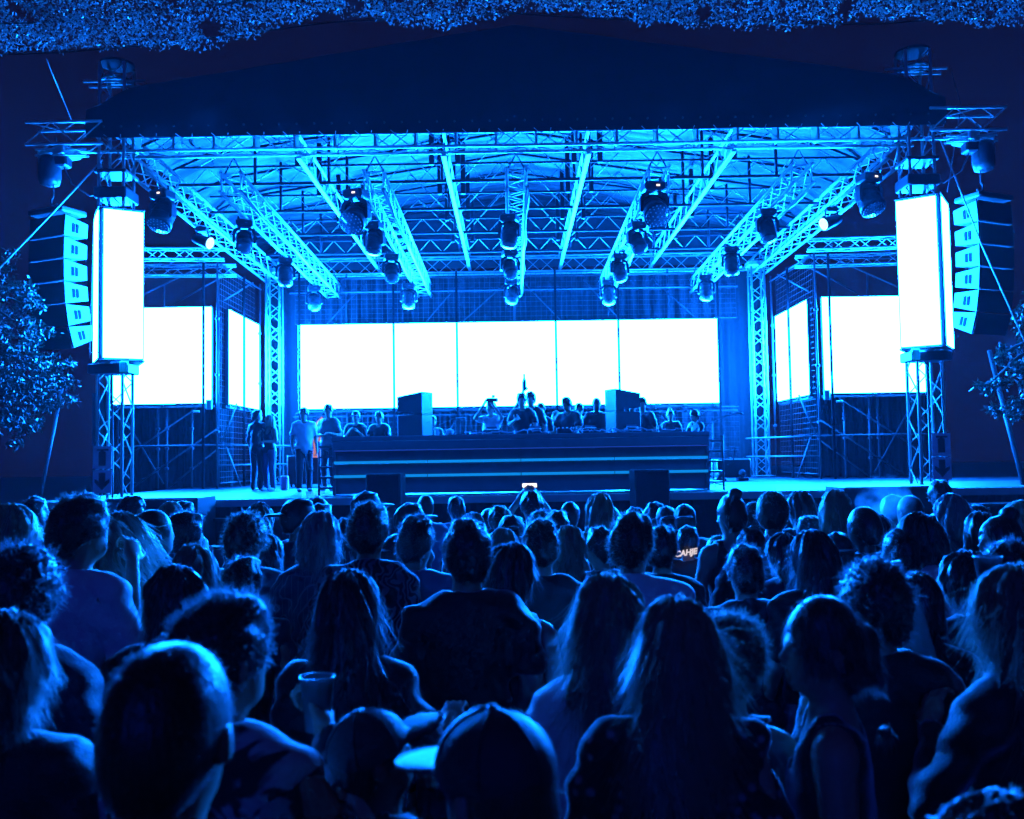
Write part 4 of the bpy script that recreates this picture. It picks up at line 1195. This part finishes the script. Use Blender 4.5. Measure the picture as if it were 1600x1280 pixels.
    if cut == "shirt" or cut == "hood":
        rr = .070 if cut == "shirt" else .082
        for i in range(12):
            w0, w1 = 6.283*i/12, 6.283*(i+1)/12
            c = ln((0, -.012, 1.488 if cut == "shirt" else 1.475))
            up = .016 if cut == "shirt" else .0
            a = c + np.array([rr*math.cos(w0), rr*math.sin(w0), -.012*math.sin(w0)]); b = c + np.array([rr*math.cos(w1), rr*math.sin(w1), -.012*math.sin(w1)])
            G.cap(a, b, .014 if cut == "shirt" else .024, .014 if cut == "shirt" else .024, .012, pad=.05)
        if cut == "hood": G.ell(ln((0, -.11, 1.41)), (.10, .055, .075), .03)
    GP, GQ = G.mesh()
    if len(GP):
        n = vnormals(GP, GQ); ph = r_.rand(6)*6.28
        edge = np.clip(np.abs(GP[:, 0])*6, .3, 1.3)
        w = (np.sin(GP[:, 2]*34+GP[:, 0]*16+ph[0])+np.sin(GP[:, 0]*44-GP[:, 2]*21+ph[1])+.8*np.sin(GP[:, 2]*63+GP[:, 1]*30+GP[:, 0]*25+ph[2]))
        w2 = np.sin(GP[:, 2]*15+GP[:, 0]*22*np.sign(GP[:, 0])+ph[3])*np.sin(GP[:, 0]*9+GP[:, 1]*11+ph[4])
        GP = GP + n*(w*edge*.0046 + w2*edge*.013)[:, None]
        mesh_obj("dress" if cut == "dress" else "top", GP*k, GQ, CL[cloth], root, smooth=True)
    # trousers
    if cut != "dress":
        K = Field((-.26, -.2, -.02), (.26, .24, 1.10), .026 if not shoes else .018)
        K.ell((0, -.005, .93), (.172*B, .126*B, .12), .05)
        for s in (-1, 1):
            K.cap((s*.092, -.005, .90), (s*.10, .02, .49), .096, .074, .035); K.cap((s*.10, .02, .49), (s*.105, -.02, .09), .074, .060, .03)
        KP, KQ = K.mesh(); mesh_obj("trousers", KP*k, KQ, CL[legs], root, smooth=True)
    if shoes:
        for s in (-1, 1):
            K = Field((s*.108-.09, -.14, -.03), (s*.108+.09, .24, .15), .012)
            K.ell((s*.108, .055, .04), (.052, .130, .042), .02); K.ell((s*.107, -.03, .07), (.046, .055, .05), .02); K.cut_below(0.0)
            KP, KQ = K.mesh(); mesh_obj("shoe", KP*k, KQ, SHOE, root, smooth=True)
    # hair
    hvx = .0075 if near else .010 if mid else .014
    if hair != "bald":
        K = Field(hd((-.24, -.27, 1.05)), hd((.26, .18, 1.84)), hvx)
        g = {"buzz": .010, "short": .018, "curly": .030, "long": .018, "bob": .02, "bun": .016, "wind": .02, "pony": .014}[hair]
        K.ell(hd((0, -.008, 1.652)), (.074+g, .094+g, .100+g), .02, T)
        K.ell(hd((0, -.050, 1.605)), (.062+g*.8, .055+g*.8, .075+g*.8), .03, T)
        if hair == "short":
            K.ell(hd((.01, .03, 1.735)), (.06, .06, .025), .03, T)
        if hair in ("long", "wind"):
            K.ell(hd((0, -.062, 1.53)), (.097, .055, .17), .05, T)
            K.ell(hd((-.062, -.02, 1.52)), (.042, .05, .14), .04, T); K.ell(hd((.062, -.02, 1.52)), (.042, .05, .14), .04, T)
            K.ell(hd((.015*r_.normal(), -.095, 1.42)), (.108, .048, .10), .05)
        if hair == "wind":
            K.ell(hd((.10, -.05, 1.56)), (.10, .05, .07), .05, T); K.ell(hd((.17, -.06, 1.48)), (.07, .04, .07), .05, T)
        if hair == "bob":
            K.ell(hd((0, -.045, 1.555)), (.100, .075, .115), .04, T)
        if hair == "bun": K.ell(hd((0, -.06, 1.775)), (.045, .045, .042), .015, T)
        if hair == "pony": K.cap(hd((0, -.11, 1.66)), hd((0, -.15, 1.40)), .035, .018, .02, T)
        # open the face
        K.ell(hd((0, .125, 1.585)), (.076+g*.3, .088, .105), .02, T, sub=True)
        if hair in ("buzz", "short", "curly", "pony", "bun"):
            K.ell(hd((0, .03, 1.545)), (.13, .085, .072), .02, T, sub=True)
            K.ell(hd((0, -.09, 1.475)), (.12, .12, .062), .02, T, sub=True)
        HP, HQ = K.mesh()
        n = vnormals(HP, HQ); ph = r_.rand(6)*6.28
        f1 = {"curly": 150, "short": 60, "buzz": 40}.get(hair, 28); am = {"curly": .0045, "short": .0055, "buzz": .0015}.get(hair, .005)
        w = np.sin(HP[:, 0]*f1+ph[0]+2*np.sin(HP[:, 2]*f1*.4))*np.sin(HP[:, 1]*f1*.9+ph[1]+HP[:, 2]*12) + .6*np.sin(HP[:, 2]*(f1 if hair == "curly" else 9)+HP[:, 0]*f1*1.7+ph[2])
        if hair in ("long", "wind", "bob"):
            az = np.arctan2(HP[:, 0]-hs[0], -(HP[:, 1]-hs[1]))
            w = w*.5 + 1.5*np.sin(az*9 + 2.2*np.sin(HP[:, 2]*13+ph[3]) + ph[4]) + .8*np.sin(az*23 + 3*np.sin(HP[:, 2]*21+ph[5]))
        HP = HP + n*(w*am)[:, None]
        cnt = 5500 if near else 1700 if mid else 260
        if hair == "curly": cnt = int(cnt*2.2)
        if hair == "long" and mid: cnt = int(cnt*1.5)
        if cap: cnt = cnt//8
        mode = "long" if hair in ("long", "bob", "pony", "bun") else hair
        if hair == "buzz": cnt = cnt//2; mode = "short"
        L = {"buzz": .012, "short": .024, "curly": .030, "long": .13, "bob": .07, "bun": .04, "wind": .24, "pony": .04}[hair]
        SV, SQ = strands(HP - n*.004, n, cnt, L, (.0011 if near else .0016 if mid else .0026), mode, r_, None)
        ho = mesh_obj("hair", np.concatenate([HP, SV])*k, np.concatenate([HQ, SQ+len(HP)]), HAIRM[hc], root, smooth=True)
        ho.data.materials.append(FLY[hc])
        ho.data.polygons.foreach_set("material_index", np.concatenate([np.zeros(len(HQ), np.int32), np.ones(len(SQ), np.int32)]))
    if cap:
        back, pale = cap
        CT = (T[0] @ rotm(math.pi if back else 0), T[1])
        K = Field(hd((-.26, -.28, 1.48)), hd((.26, .30, 1.86)), .0085 if mid else .012)
        K.ell(hd((0, 0, 1.672)), (.094, .114, .098), .01, CT)
        K.ell(hd((0, 0, 1.59)), (.2, .2, .062), .01, CT, sub=True)
        K.ell(hd((0, .145, 1.662)), (.080, .085, .011), .012, CT, pad=.04)
        CP, CQ = K.mesh(); co = mesh_obj("cap", CP*k, CQ, CAPL if pale else CAPM, root, smooth=True)
        if d < 3:
            R_, pv = CT
            def cp_(v): return (R_ @ (np.array(hd(v)) - pv) + pv)*k
            for q in range(6):
                w = q*math.pi/3 + .5
                arc = [cp_((.095*math.cos(w)*math.cos(e), .115*math.sin(w)*math.cos(e), 1.672 + .099*math.sin(e))) for e in np.linspace(-.12, 1.5, 9)]
                MB().path(arc, .0026*k, 5).obj("cap_seam", CAPM, co, smooth=True)
            MB().lathe([(.001, 0), (.010, 0), (.008, .006), (.001, .008)], cp_((0, 0, 1.768)), 10, tuple(R_ @ np.array([0, 0, 1.0]))).obj("cap_button", CAPM, co, smooth=True)
            edge = [cp_((.080*math.cos(w), .145 + .085*math.sin(w), 1.664)) for w in np.linspace(-.4, math.pi+.4, 15)]
            MB().path(edge, .0042*k, 5).obj("brim_edge", CAPM, co, smooth=True)
    root["_k"] = k
    PEOPLE.append((root, k, ap, H, label))
    del root["_k"]
    return root, k, ap

def wrist_world(root, k, ap, i, extra=0.0):
    S, E, W = ap[i]; dr = (W-E)/np.linalg.norm(W-E)
    p = (W + dr*extra)*k
    return Matrix.Rotation(root.rotation_euler[2], 3, 'Z') @ Vector(p) + Vector(root.location)
# ------------------------------------------------------------------ the crowd, near to far
# nearest row
person(258, 1012, 1.32, 8, "buzz", "black", "tee", "black", "shaven head in the foreground at lower left, seen from behind", head=(-14, 6, 0), skin=1, bulk=1.08)
pB2 = person(343, 930, 2.0, -12, "short", "black", "shirt", "palm", "man in palm print shirt right behind the shaven foreground head", head=(-25, 4, 0), arms=("down", "cupB"), hand=("relaxed", "grip"))
person(6, 958, 2.1, -8, "bob", "brown", "tee", "black", "brown bobbed head cut off at the lower left edge", head=(-18, 0, 0))
person(22, 850, 2.75, -5, "curly", "black", "tee", "navy", "dark curly afro head at the left edge in dark tee", skin=2)
person(598, 1100, 2.15, -45, "buzz", "black", "tee", "black", "person in baseball cap at bottom centre looking right", head=(-22, -16, 0), cap=(False, True), skin=1, face=True)
r_n, k_n, a_n = person(780, 1107, 1.46, 30, "buzz", "brown", "tee", "navy", "person in smooth pale cap with brim to the left, bottom centre", head=(6, 4, 0), cap=(False, True))
person(1590, 1248, 1.35, 30, "long", "brown", "tee", "blue", "blurred pale shoulder and hair at the bottom right corner", head=(0, 10, 0))
# second row
person(545, 890, 2.9, 4, "long", "black", "tee", "black", "woman with long dark hair seen from behind, centre left", sh=.9, arms=("down", "cup"), head=(-8, 0, 0))
person(958, 898, 2.55, -14, "long", "blond", "tee", "white", "woman with long tousled hair and bare left arm in pale top, centre", sh=.92, arms=("loose", "hold"), head=(-10, 14, -8), lean=(.07, .10))
person(1056, 935, 2.25, 0, "long", "blond", "tee", "floral", "woman with long light hair in floral dress, centre right foreground", sh=.92, head=(8, 3, 0))
person(1135, 960, 2.62, -20, "curly", "brown", "tank", "black", "curly haired person with bare arm right of the floral dress", sh=.9, head=(-10, 8, 0))
person(1286, 933, 2.35, 62, "pony", "black", "tank", "black", "person in do-rag and tank top, profile turned left, right foreground", head=(15, 2, 0), cap=None, face=True, skin=0, sh=.95)
person(1367, 873, 2.85, 0, "curly", "black", "tee", "black", "man with thick short curls and bare neck in right foreground", head=(0, 4, 0), bulk=1.05)
person(1592, 885, 2.45, 20, "long", "blond", "hood", "black", "woman with wavy blond hair at the right edge", sh=.92, head=(25, 6, 0), arms=("chest", "down"))
person(268, 885, 3.2, -6, "long", "black", "tee", "black", "woman with long dark hair left of centre behind curly head", sh=.9)
# third row
pE = person(126, 774, 3.9, -14, "short", "brown", "tee", "white", "tall man in white tee raising a hand to his face, left", arms=("down", "sip"), hand=("relaxed", "grip"), head=(-22, 0, 0))
person(190, 800, 4.6, -20, "wind", "blond", "tank", "black", "woman whose blond hair blows to the right behind the tall man", sh=.9, head=(-30, 0, 0))
person(303, 852, 3.9, 2, "long", "blond", "tank", "grey", "woman with straight blond hair in front of the bald hooded man", sh=.9, head=(-8, 3, 0))
person(380, 870, 4.3, -10, "short", "black", "shirt", "navy", "man with short dark hair in dark collared shirt, left of centre", head=(-12, 0, 0))
person(728, 812, 3.75, 4, "short", "black", "tee", "black", "broad man in black tee with close dark hair, centre", bulk=1.1, head=(6, 0, 0))
person(797, 850, 3.9, -30, "bob", "black", "tank", "black", "woman with thick dark hair in profile right of broad man", sh=.88, head=(-30, 4, 0))
person(986, 802, 4.2, -10, "short", "brown", "shirt", "white", "tall man in pale collared shirt facing the stage, centre right", head=(-20, 3, 0))
person(1163, 852, 4.5, 3, "short", "black", "tee", "print", "man with flat cut dark hair in dark printed tee", head=(4, 0, 0))
person(1270, 830, 4.4, 14, "long", "black", "tee", "black", "woman with long dark hair and pale shoulder edge, right of centre", sh=.95, head=(16, 4, 0))
person(1425, 895, 3.4, -6, "bob", "black", "tee", "black", "dark bobbed head holding a bottle right of curly man", sh=.9, arms=("down", "cup"), hand=("relaxed", "grip"))
person(1512, 862, 3.9, 20, "bob", "black", "tee", "black", "dark haired head tilted left in front of the pale tee", sh=.9, head=(20, 12, 8))
person(1572, 843, 4.0, -10, "curly", "black", "tank", "grey", "rounded dark curly head near the right edge holding a cup", sh=.92, arms=("cup", "down"))
# fourth row
pU = person(576, 786, 4.75, -4, "short", "brown", "shirt", "baroque", "tall man in dark baroque swirl shirt, centre left", head=(-10, 0, 0), bulk=1.03)
person(650, 806, 5.0, -8, "short", "black", "tee", "blue", "man in pale blue tee with thick neck right of swirl shirt", skin=1, head=(-6, 0, 0))
person(845, 812, 4.8, 3, "short", "brown", "tee", "black", "man in black tee with rim lit head, just right of centre", head=(-8, 0, 0))
person(500, 800, 5.0, -5, "bob", "grey", "shirt", "plaid", "round headed person in plaid shirt left of swirl shirt", head=(-6, 2, 0))
person(240, 798, 5.2, -14, "buzz", "brown", "hood", "navy", "bald man in dark hooded jacket by the left subwoofer", head=(-40, 0, 0))
person(288, 800, 5.6, -25, "short", "black", "shirt", "black", "dark haired bearded man right of the bald hooded man", head=(-35, 0, 0), skin=1)
person(385, 800, 5.2, 4, "curly", "brown", "shirt", "grey", "man with fluffy curls and collar, left centre", head=(-5, 0, 0))
person(1033, 822, 5.4, -6, "short", "black", "tee", "black", "man in black tee with ear showing, left of the lettered tee", head=(-12, 0, 0))
pT = person(1074, 822, 7.4, 0, "short", "black", "tee", "black", "man in black tee with white lettering across the shoulders", head=(-10, 0, 0))
person(1405, 828, 5.0, 4, "short", "black", "shirt", "navy", "man with cropped dark hair and thin light collar line, right", head=(-8, 0, 0))
person(1450, 800, 5.0, 48, "bob", "black", "tee", "white", "dark haired person bending left in white tee, right", head=(20, 22, 0), lean=(-.02, .10))
person(1560, 806, 4.9, 66, "bun", "black", "tank", "black", "dark haired woman in profile facing left near right edge", sh=.9, head=(20, 0, 0), face=True)
person(1350, 793, 5.6, -5, "buzz", "black", "tee", "black", "dark shaven man on the right with head in front of smoke", skin=2)
person(1311, 832, 5.5, 10, "short", "black", "tee", "black", "person in dark cap between long dark hair and shaven man", cap=(True, False))
# fifth row
person(20, 788, 4.9, -52, "long", "blond", "tank", "grey", "light haired woman in profile facing right at the far left edge", sh=.9, head=(-20, 0, 0), face=True)
person(56, 777, 7.2, -20, "short", "black", "tee", "black", "dark haired man behind the light haired woman, far left", skin=1)
person(405, 786, 7.0, 2, "long", "brown", "tee", "black", "woman with long brown hair under the lit stage edge, left", sh=.9)
person(466, 778, 6.8, -30, "short", "black", "tee", "navy", "man in dark backward cap looking right, below the stage edge", cap=(True, False), head=(-30, 0, 0), skin=1)
person(499, 775, 8.2, -5, "short", "black", "tee", "black", "person in dark cap behind the plaid shirt, upper one", cap=(True, False))
person(503, 788, 7.0, -10, "short", "black", "tee", "grey", "person with rounded dark hair just above the plaid shirt")
person(537, 810, 6.6, 0, "long", "black", "tank", "navy", "woman with straight dark hair left of the swirl shirt head", sh=.88)
person(572, 768, 8.4, -20, "short", "black", "tee", "navy", "person in peaked cap above the swirl shirt man", cap=(False, False), head=(-35, 0, 0))
person(640, 786, 7.8, -35, "short", "black", "tee", "grey", "person in cap with brim to the right, above blue tee", cap=(False, False), head=(-30, 0, 0))
person(618, 834, 6.2, -10, "short", "brown", "tee", "black", "short person peeking between swirl shirt and blue tee", cap=(True, False))
person(661, 774, 10.5, 0, "buzz", "black", "tee", "blue", "faint round head far back before the left black subwoofer", skin=1)
person(713, 776, 10.8, 8, "short", "black", "tee", "blue", "faint head far back right of the left black subwoofer")
person(737, 801, 7.6, 4, "bob", "blond", "tee", "black", "pale rim lit hair just above the broad man's head", sh=.9)
person(762, 795, 8.2, 0, "buzz", "black", "tee", "navy", "dark round head right of the broad man, far row")
person(790, 789, 7.8, -10, "short", "brown", "tee", "grey", "tousled head left of the person filming")
person(803, 804, 6.6, -8, "short", "black", "tee", "black", "person with dark cap above the dark haired profile woman", cap=(True, False))
person(789, 826, 5.4, 12, "bob", "blond", "tank", "grey", "glowing blond head between broad man and dark haired profile woman", sh=.88)
pF = person(832, 767, 8.6, 0, "short", "black", "tee", "navy", "person filming with a phone held high, centre", arms=("phone", "phone"), hand=("grip", "grip"))
person(842, 797, 7.0, 5, "curly", "black", "tee", "black", "curly head below the person filming")
person(872, 798, 6.8, -4, "short", "brown", "tank", "grey", "rim lit head right of the man in black tee", sh=.92)
person(890, 785, 8.6, -5, "buzz", "black", "tee", "grey", "bald rounded head left of the long haired woman, centre far row")
person(931, 770, 7.8, 2, "long", "blond", "tank", "navy", "slender woman with long light hair standing tall, centre", sh=.86)
person(888, 822, 5.8, -20, "long", "blond", "tank", "navy", "light curls low between black tee and pale shirt", sh=.86, head=(-20, 6, 0))
person(938, 824, 6.0, -4, "short", "black", "tee", "black", "dark head in headband just left of the pale collared man")
person(956, 792, 8.2, 0, "buzz", "black", "tee", "black", "small dark head above the pale collared man's left ear")
person(993, 793, 9.2, 6, "short", "black", "tee", "navy", "small dark head behind pale collared man, under right subwoofer")
person(1023, 785, 8.8, 4, "short", "black", "tee", "black", "dark head left of the pale cap, far row")
person(1042, 791, 8.4, -6, "short", "black", "tee", "navy", "dark rounded head touching the pale cap", cap=(True, False))
person(1072, 788, 8.2, 10, "short", "black", "tee", "grey", "person in pale baseball cap worn backward, centre right", cap=(True, True))
person(1121, 836, 6.6, 14, "curly", "brown", "tee", "navy", "tangled light hair right of the lettered tee", sh=.9)
person(1141, 772, 6.4, 3, "bun", "brown", "tank", "black", "woman with hair up and bare shoulders in dark top", sh=.92)
person(1179, 784, 7.6, -14, "curly", "black", "tee", "navy", "small curly head between bare shouldered woman and white tee man")
person(1207, 766, 6.6, -8, "curly", "brown", "tee", "white", "man in pale tee with thick wavy hair, right of centre", head=(-15, 0, 0))
person(1173, 824, 6.2, 0, "short", "black", "tee", "black", "dark head in front of the pale tee man's left arm")
person(1227, 834, 5.6, -4, "bob", "black", "tee", "navy", "dark egg shaped head in front of the pale tee man", sh=.9)
person(1249, 768, 7.6, 4, "bob", "brown", "tee", "black", "bobbed hair head right of the pale tee man", sh=.9)
person(1264, 806, 7.0, 0, "short", "black", "tee", "navy", "low dark head between bobbed hair and blond hair")
person(1309, 765, 6.8, 6, "long", "blond", "tank", "grey", "woman with glowing long blond hair below the right wing", sh=.88)
person(1368, 802, 6.6, 25, "bob", "black", "tee", "black", "dark head tilted left beside the smoke puff", head=(20, 12, 10), sh=.9)
person(1395, 774, 7.6, 40, "short", "black", "tee", "black", "dark profile emerging right of the smoke puff", skin=1)
person(1420, 775, 7.4, -6, "buzz", "brown", "tee", "grey", "smoke veiled round head left of the right tower")
person(1470, 750, 9.0, 10, "short", "black", "tee", "black", "tall dark head in front of the right tower sign", skin=2)
person(1488, 772, 6.6, 14, "bob", "grey", "tee", "navy", "pale rounded head right of the right tower foot", sh=.92)
person(1531, 799, 6.2, 6, "long", "brown", "tank", "grey", "woman with long rim lit hair left of the profile woman", sh=.88)
person(1532, 787, 8.4, 2, "curly", "black", "tee", "black", "wide dark curly hair behind the long haired woman, right")
person(1592, 783, 6.8, 8, "bob", "blond", "tee", "grey", "pale bobbed hair at the right edge under the stage ledge", sh=.9)
person(207, 775, 8.4, -40, "short", "black", "tee", "black", "dark head at the foot of the left tower", skin=1)
person(262, 784, 8.0, -20, "bob", "blond", "tee", "grey", "glowing light hair before the left subwoofer block", sh=.9)
person(287, 783, 8.8, -25, "short", "black", "tee", "black", "dark head with flat hair before the left subwoofer block")
person(420, 836, 5.8, 0, "bob", "black", "tee", "black", "low dark head between fluffy curls and plaid shirt", sh=.88)
person(100, 800, 6.0, -6, "curly", "black", "tee", "black", "dark bushy hair behind the tall man's left shoulder", sh=.95)

# ------------------------------------------------------------------ people on the stage
GS = "people on the stage"
person(402, 641, 20.4, -30, "short", "black", "long" if False else "shirt", "black", "person in dark clothes on stage left, back to the couple's woman", base=DZ, group=GS, legs="black", arms=("down", "chest"), head=(-30, 0, 0))
person(421, 648, 20.3, 150, "long", "blond", "tank", "black", "woman with long light hair on stage left hugging herself", base=DZ, group=GS, shoes=True, sh=.9, arms=("fold", "chest"))
person(475, 637, 19.5, 200, "short", "black", "tee", "white", "man in white tee and white shoes standing on stage", base=DZ, group=GS, shoes=True, legs="black", arms=("down", "down"), head=(-30, 0, 0), bulk=1.12)
person(513, 632, 20.2, 160, "short", "black", "tee", "grey", "man in grey printed tee on stage beside the booth", base=DZ, group=GS, shoes=True, legs="black", arms=("hold", "fold"), head=(25, 0, 0), bulk=1.15)
person(556, 642, 20.6, 175, "short", "black", "tee", "black", "person in dark cap behind the booth's left end, hands together", base=DZ, group=GS, arms=("chest", "chest"), cap=(False, False))
person(592, 643, 20.8, 165, "short", "brown", "tee", "black", "person leaning behind the booth left of the monitor", base=DZ, group=GS, arms=("table", "table"), lean=(0, .1))
person(676, 650, 20.6, 200, "short", "brown", "tee", "black", "person half hidden right of the left monitor stack", base=DZ, group=GS, arms=("table", "down"))
pP = person(767, 627, 19.4, 168, "short", "black", "tee", "white", "photographer in pale tee holding up a camera behind the booth", base=DZ, group=GS, arms=("phone", "phone"), hand=("grip", "grip"), head=(-30, 0, 0))
pD = person(815, 614, 18.9, 180, "short", "black", "tee", "black", "DJ in black behind the booth holding out an open palm", base=DZ, group=GS, arms=("table", "show"), hand=("relaxed", "open"))
pB = person(829, 612, 19.6, 170, "short", "black", "tee", "black", "person behind the DJ raising a lit bottle", base=DZ, group=GS, arms=("down", "up"), hand=("relaxed", "grip"))
person(845, 630, 19.8, 190, "short", "brown", "tee", "black", "person just right behind the DJ, head lower", base=DZ, group=GS)
person(869, 642, 20.4, 175, "long", "blond", "tank", "black", "pale faced woman between the DJ and the bending man", base=DZ, group=GS, sh=.9)
person(887, 620, 18.9, 150, "short", "black", "tee", "black", "big man bending over the decks right of the DJ", base=DZ, group=GS, arms=("table", "table"), lean=(0, .12), bulk=1.2, skin=1, head=(0, 22, 0))
person(905, 630, 19.8, 180, "short", "black", "tee", "black", "head peeking over the bending man's shoulder", base=DZ, group=GS)
person(932, 622, 19.6, 180, "buzz", "black", "tee", "black", "head half hidden behind the right monitor stack", base=DZ, group=GS, skin=2)
person(988, 625, 19.4, 190, "short", "brown", "tee", "black", "left one of two people whispering behind the right monitor", base=DZ, group=GS, head=(-30, 0, 0))
person(1003, 621, 19.0, 140, "short", "black", "tee", "black", "right one of two people whispering, broad dark back", base=DZ, group=GS, head=(40, 0, 0), bulk=1.15, lean=(0, .06))
person(1047, 640, 21.0, 175, "bun", "brown", "tee", "black", "person far behind the booth right of the whispering pair", base=DZ, group=GS)
person(1085, 640, 18.9, 120, "short", "black", "tee", "black", "person in cap bending over the booth's right end", base=DZ, group=GS, arms=("table", "table"), lean=(0, .12), cap=(True, False))

# ------------------------------------------------------------------ things people hold
def phone_at(p, label, yaw=0, w=.15, h=.075, tilt=0.0):
    t = thing("phone", label, "phone", tuple(p), yaw)
    MB().box((0, 0, 0), (w, .010, h), bevel=.006).obj("phone_body", BLACKM, t)
    MB().box((0, -.0062, 0), (w-.012, .002, h-.012)).obj("phone_display", PHONE, t)
a = wrist_world(*pF, 0, .07); b = wrist_world(*pF, 1, .07)
phone_at((a+b)/2 + Vector((0, .02, .03)), "phone with bright display held over the crowd, centre", w=.15, h=.05)
a = wrist_world(*pP, 0, .06); b = wrist_world(*pP, 1, .06)
t = thing("camera", "dark camera held up by the photographer behind the booth", "camera", tuple((a+b)/2 + Vector((0.05, -.04, 0))))
MB().box((0, 0, 0), (.15, .07, .10), bevel=.012).obj("camera_body", BLACKM, t)
MB().lathe([(.03, 0), (.04, .02), (.04, .10), (.03, .11)], (.05, -.03, 0), 14, (.8, -.5, 0)).obj("camera_lens", BLACKM, t, smooth=True)
MB().box((.06, 0, .08), (.06, .05, .05), bevel=.008).obj("camera_flash", SIGNW, t)
def bottle(p, label, glow=False, s=1.0, axis=(0, 0, 1)):
    t = thing("bottle", label, "bottle", tuple(p))
    pr = [(.005, -.10), (.034, -.10), (.036, -.08), (.036, .04), (.030, .08), (.014, .12), (.013, .17), (.004, .172)]
    MB().lathe([(a*s, b*s) for a, b in pr], (0, 0, 0), 14, axis).obj("bottle_wall", PLASTIC if not glow else BLACKM, t, smooth=True)
    d = Vector(axis).normalized()
    MB().lathe([(.015*s, 0), (.017*s, 0), (.017*s, .02*s), (.002, .022*s)], d*.166*s, 12, d).obj("bottle_cap", SIGNW, t)
    if glow: MB().box(tuple(d*.25*s), (.10, .06, .10), bevel=.012).obj("bottle_light", PHONE, t)
p = wrist_world(*pB, 1, .08); bottle(p + Vector((0, 0, .08)), "dark bottle with lit top raised above the DJ", True, 1.2)
def cup(p, label, r=.045, h=.13):
    t = thing("drink_cup", label, "cup", tuple(p))
    MB().lathe([(r*.7, 0), (r*.72, .004), (r, h), (r*1.05, h), (r*1.05, h+.006), (r*.95, h+.006), (r*.66, .01)], (0, 0, 0), 20).obj("cup_wall", PLASTIC, t, smooth=True)
    MB().lathe([(.001, h*.72), (r*.88, h*.72), (r*.88, h*.74), (.001, h*.745)], (0, 0, 0), 20).obj("cup_drink", mat("beer", (.35, .25, .1), .1), t)
cup(wrist_world(*pB2, 1, .075) + Vector((0, -.01, -.07)), "clear plastic cup held up by the man in palm print shirt", .040, .12)
cup(at(1545, 905, 3.55) - np.array([0, 0, .03]), "clear wide rimmed cup near the right edge of the crowd", .05, .11)
bottle(at(1428, 985, 3.1), "clear plastic water bottle held up right of the curly man", False, 1.25, (-.25, 0, 1))

# lettering on the black tee
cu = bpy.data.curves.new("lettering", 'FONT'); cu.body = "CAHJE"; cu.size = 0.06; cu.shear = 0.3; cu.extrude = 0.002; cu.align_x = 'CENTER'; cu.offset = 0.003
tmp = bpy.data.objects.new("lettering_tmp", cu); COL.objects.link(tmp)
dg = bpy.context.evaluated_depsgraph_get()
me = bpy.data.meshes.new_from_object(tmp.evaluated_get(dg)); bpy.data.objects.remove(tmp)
me.materials.clear(); me.materials.append(emit("print_added_glow", (1.0, 0.85, 0.88), 0.9))  # plain white print, given emission so it looks brightly lit
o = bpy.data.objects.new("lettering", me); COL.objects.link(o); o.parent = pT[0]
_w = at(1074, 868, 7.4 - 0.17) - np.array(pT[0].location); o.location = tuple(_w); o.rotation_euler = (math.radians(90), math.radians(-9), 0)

# ------------------------------------------------------------------ haze and smoke
def volume_mat(name, dens, color, noise=False):
    m = bpy.data.materials.new(name); m.use_nodes = True
    N = m.node_tree.nodes; L = m.node_tree.links
    N.remove(N["Principled BSDF"])
    v = N.new("ShaderNodeVolumePrincipled"); v.inputs["Color"].default_value = (*color, 1); v.inputs["Density"].default_value = dens
    v.inputs["Anisotropy"].default_value = 0.2
    L.new(v.outputs[0], N["Material Output"].inputs["Volume"])
    return m
if HAZE_DENSITY > 0:
    hz = MB().box((0, 20, 4.85), (70, 56, 13.7)).obj("haze", volume_mat("haze_air", HAZE_DENSITY, (0.80, 0.86, 0.95)))
    hz["kind"] = "stuff"; hz["label"] = "thin blue stage haze hanging in the air"
# a puff of smoke drifting over the crowd at the right
m = volume_mat("smoke_air", 1.0, (0.85, 0.9, 0.95))
N = m.node_tree.nodes; L = m.node_tree.links
tc = N.new("ShaderNodeTexCoord"); nz = N.new("ShaderNodeTexNoise"); nz.inputs["Scale"].default_value = 5.0; nz.inputs["Detail"].default_value = 4
L.new(tc.outputs["Object"], nz.inputs["Vector"])
ln_ = N.new("ShaderNodeVectorMath"); ln_.operation = 'LENGTH'; L.new(tc.outputs["Object"], ln_.inputs[0])
mr = N.new("ShaderNodeMapRange"); mr.inputs[1].default_value = 0.05; mr.inputs[2].default_value = 0.24; mr.inputs[3].default_value = 1.0; mr.inputs[4].default_value = 0.0
L.new(ln_.outputs["Value"], mr.inputs[0])
rp = N.new("ShaderNodeMapRange"); rp.inputs[1].default_value = 0.47; rp.inputs[2].default_value = 0.68; rp.inputs[3].default_value = 0.0; rp.inputs[4].default_value = 5.0
L.new(nz.outputs["Fac"], rp.inputs[0])
mu = N.new("ShaderNodeMath"); mu.operation = 'MULTIPLY'; L.new(mr.outputs[0], mu.inputs[0]); L.new(rp.outputs[0], mu.inputs[1])
L.new(mu.outputs[0], [n for n in N if n.bl_idname == "ShaderNodeVolumePrincipled"][0].inputs["Density"])
sm = MB().lathe([(.02, -.24), (.15, -.19), (.24, 0), (.15, .19), (.02, .24)], (0, 0, 0), 12).obj("smoke_puff", m); sm.location = tuple(at(1382, 785, 7.3))
sm["kind"] = "stuff"; sm["label"] = "small pale smoke puff drifting over the crowd at right"
hs_ = [p[3] for p in PEOPLE]
print("people", len(PEOPLE), "heights", round(min(hs_), 2), round(max(hs_), 2))
for p in PEOPLE:
    if p[3] < 1.5 or p[3] > 1.97: print("  height", round(p[3], 2), p[4])
print("tris", sum(len(o.data.loop_triangles) if o.data.loop_triangles else sum(len(q.vertices)-2 for q in o.data.polygons) for o in bpy.data.objects if o.type == 'MESH'))
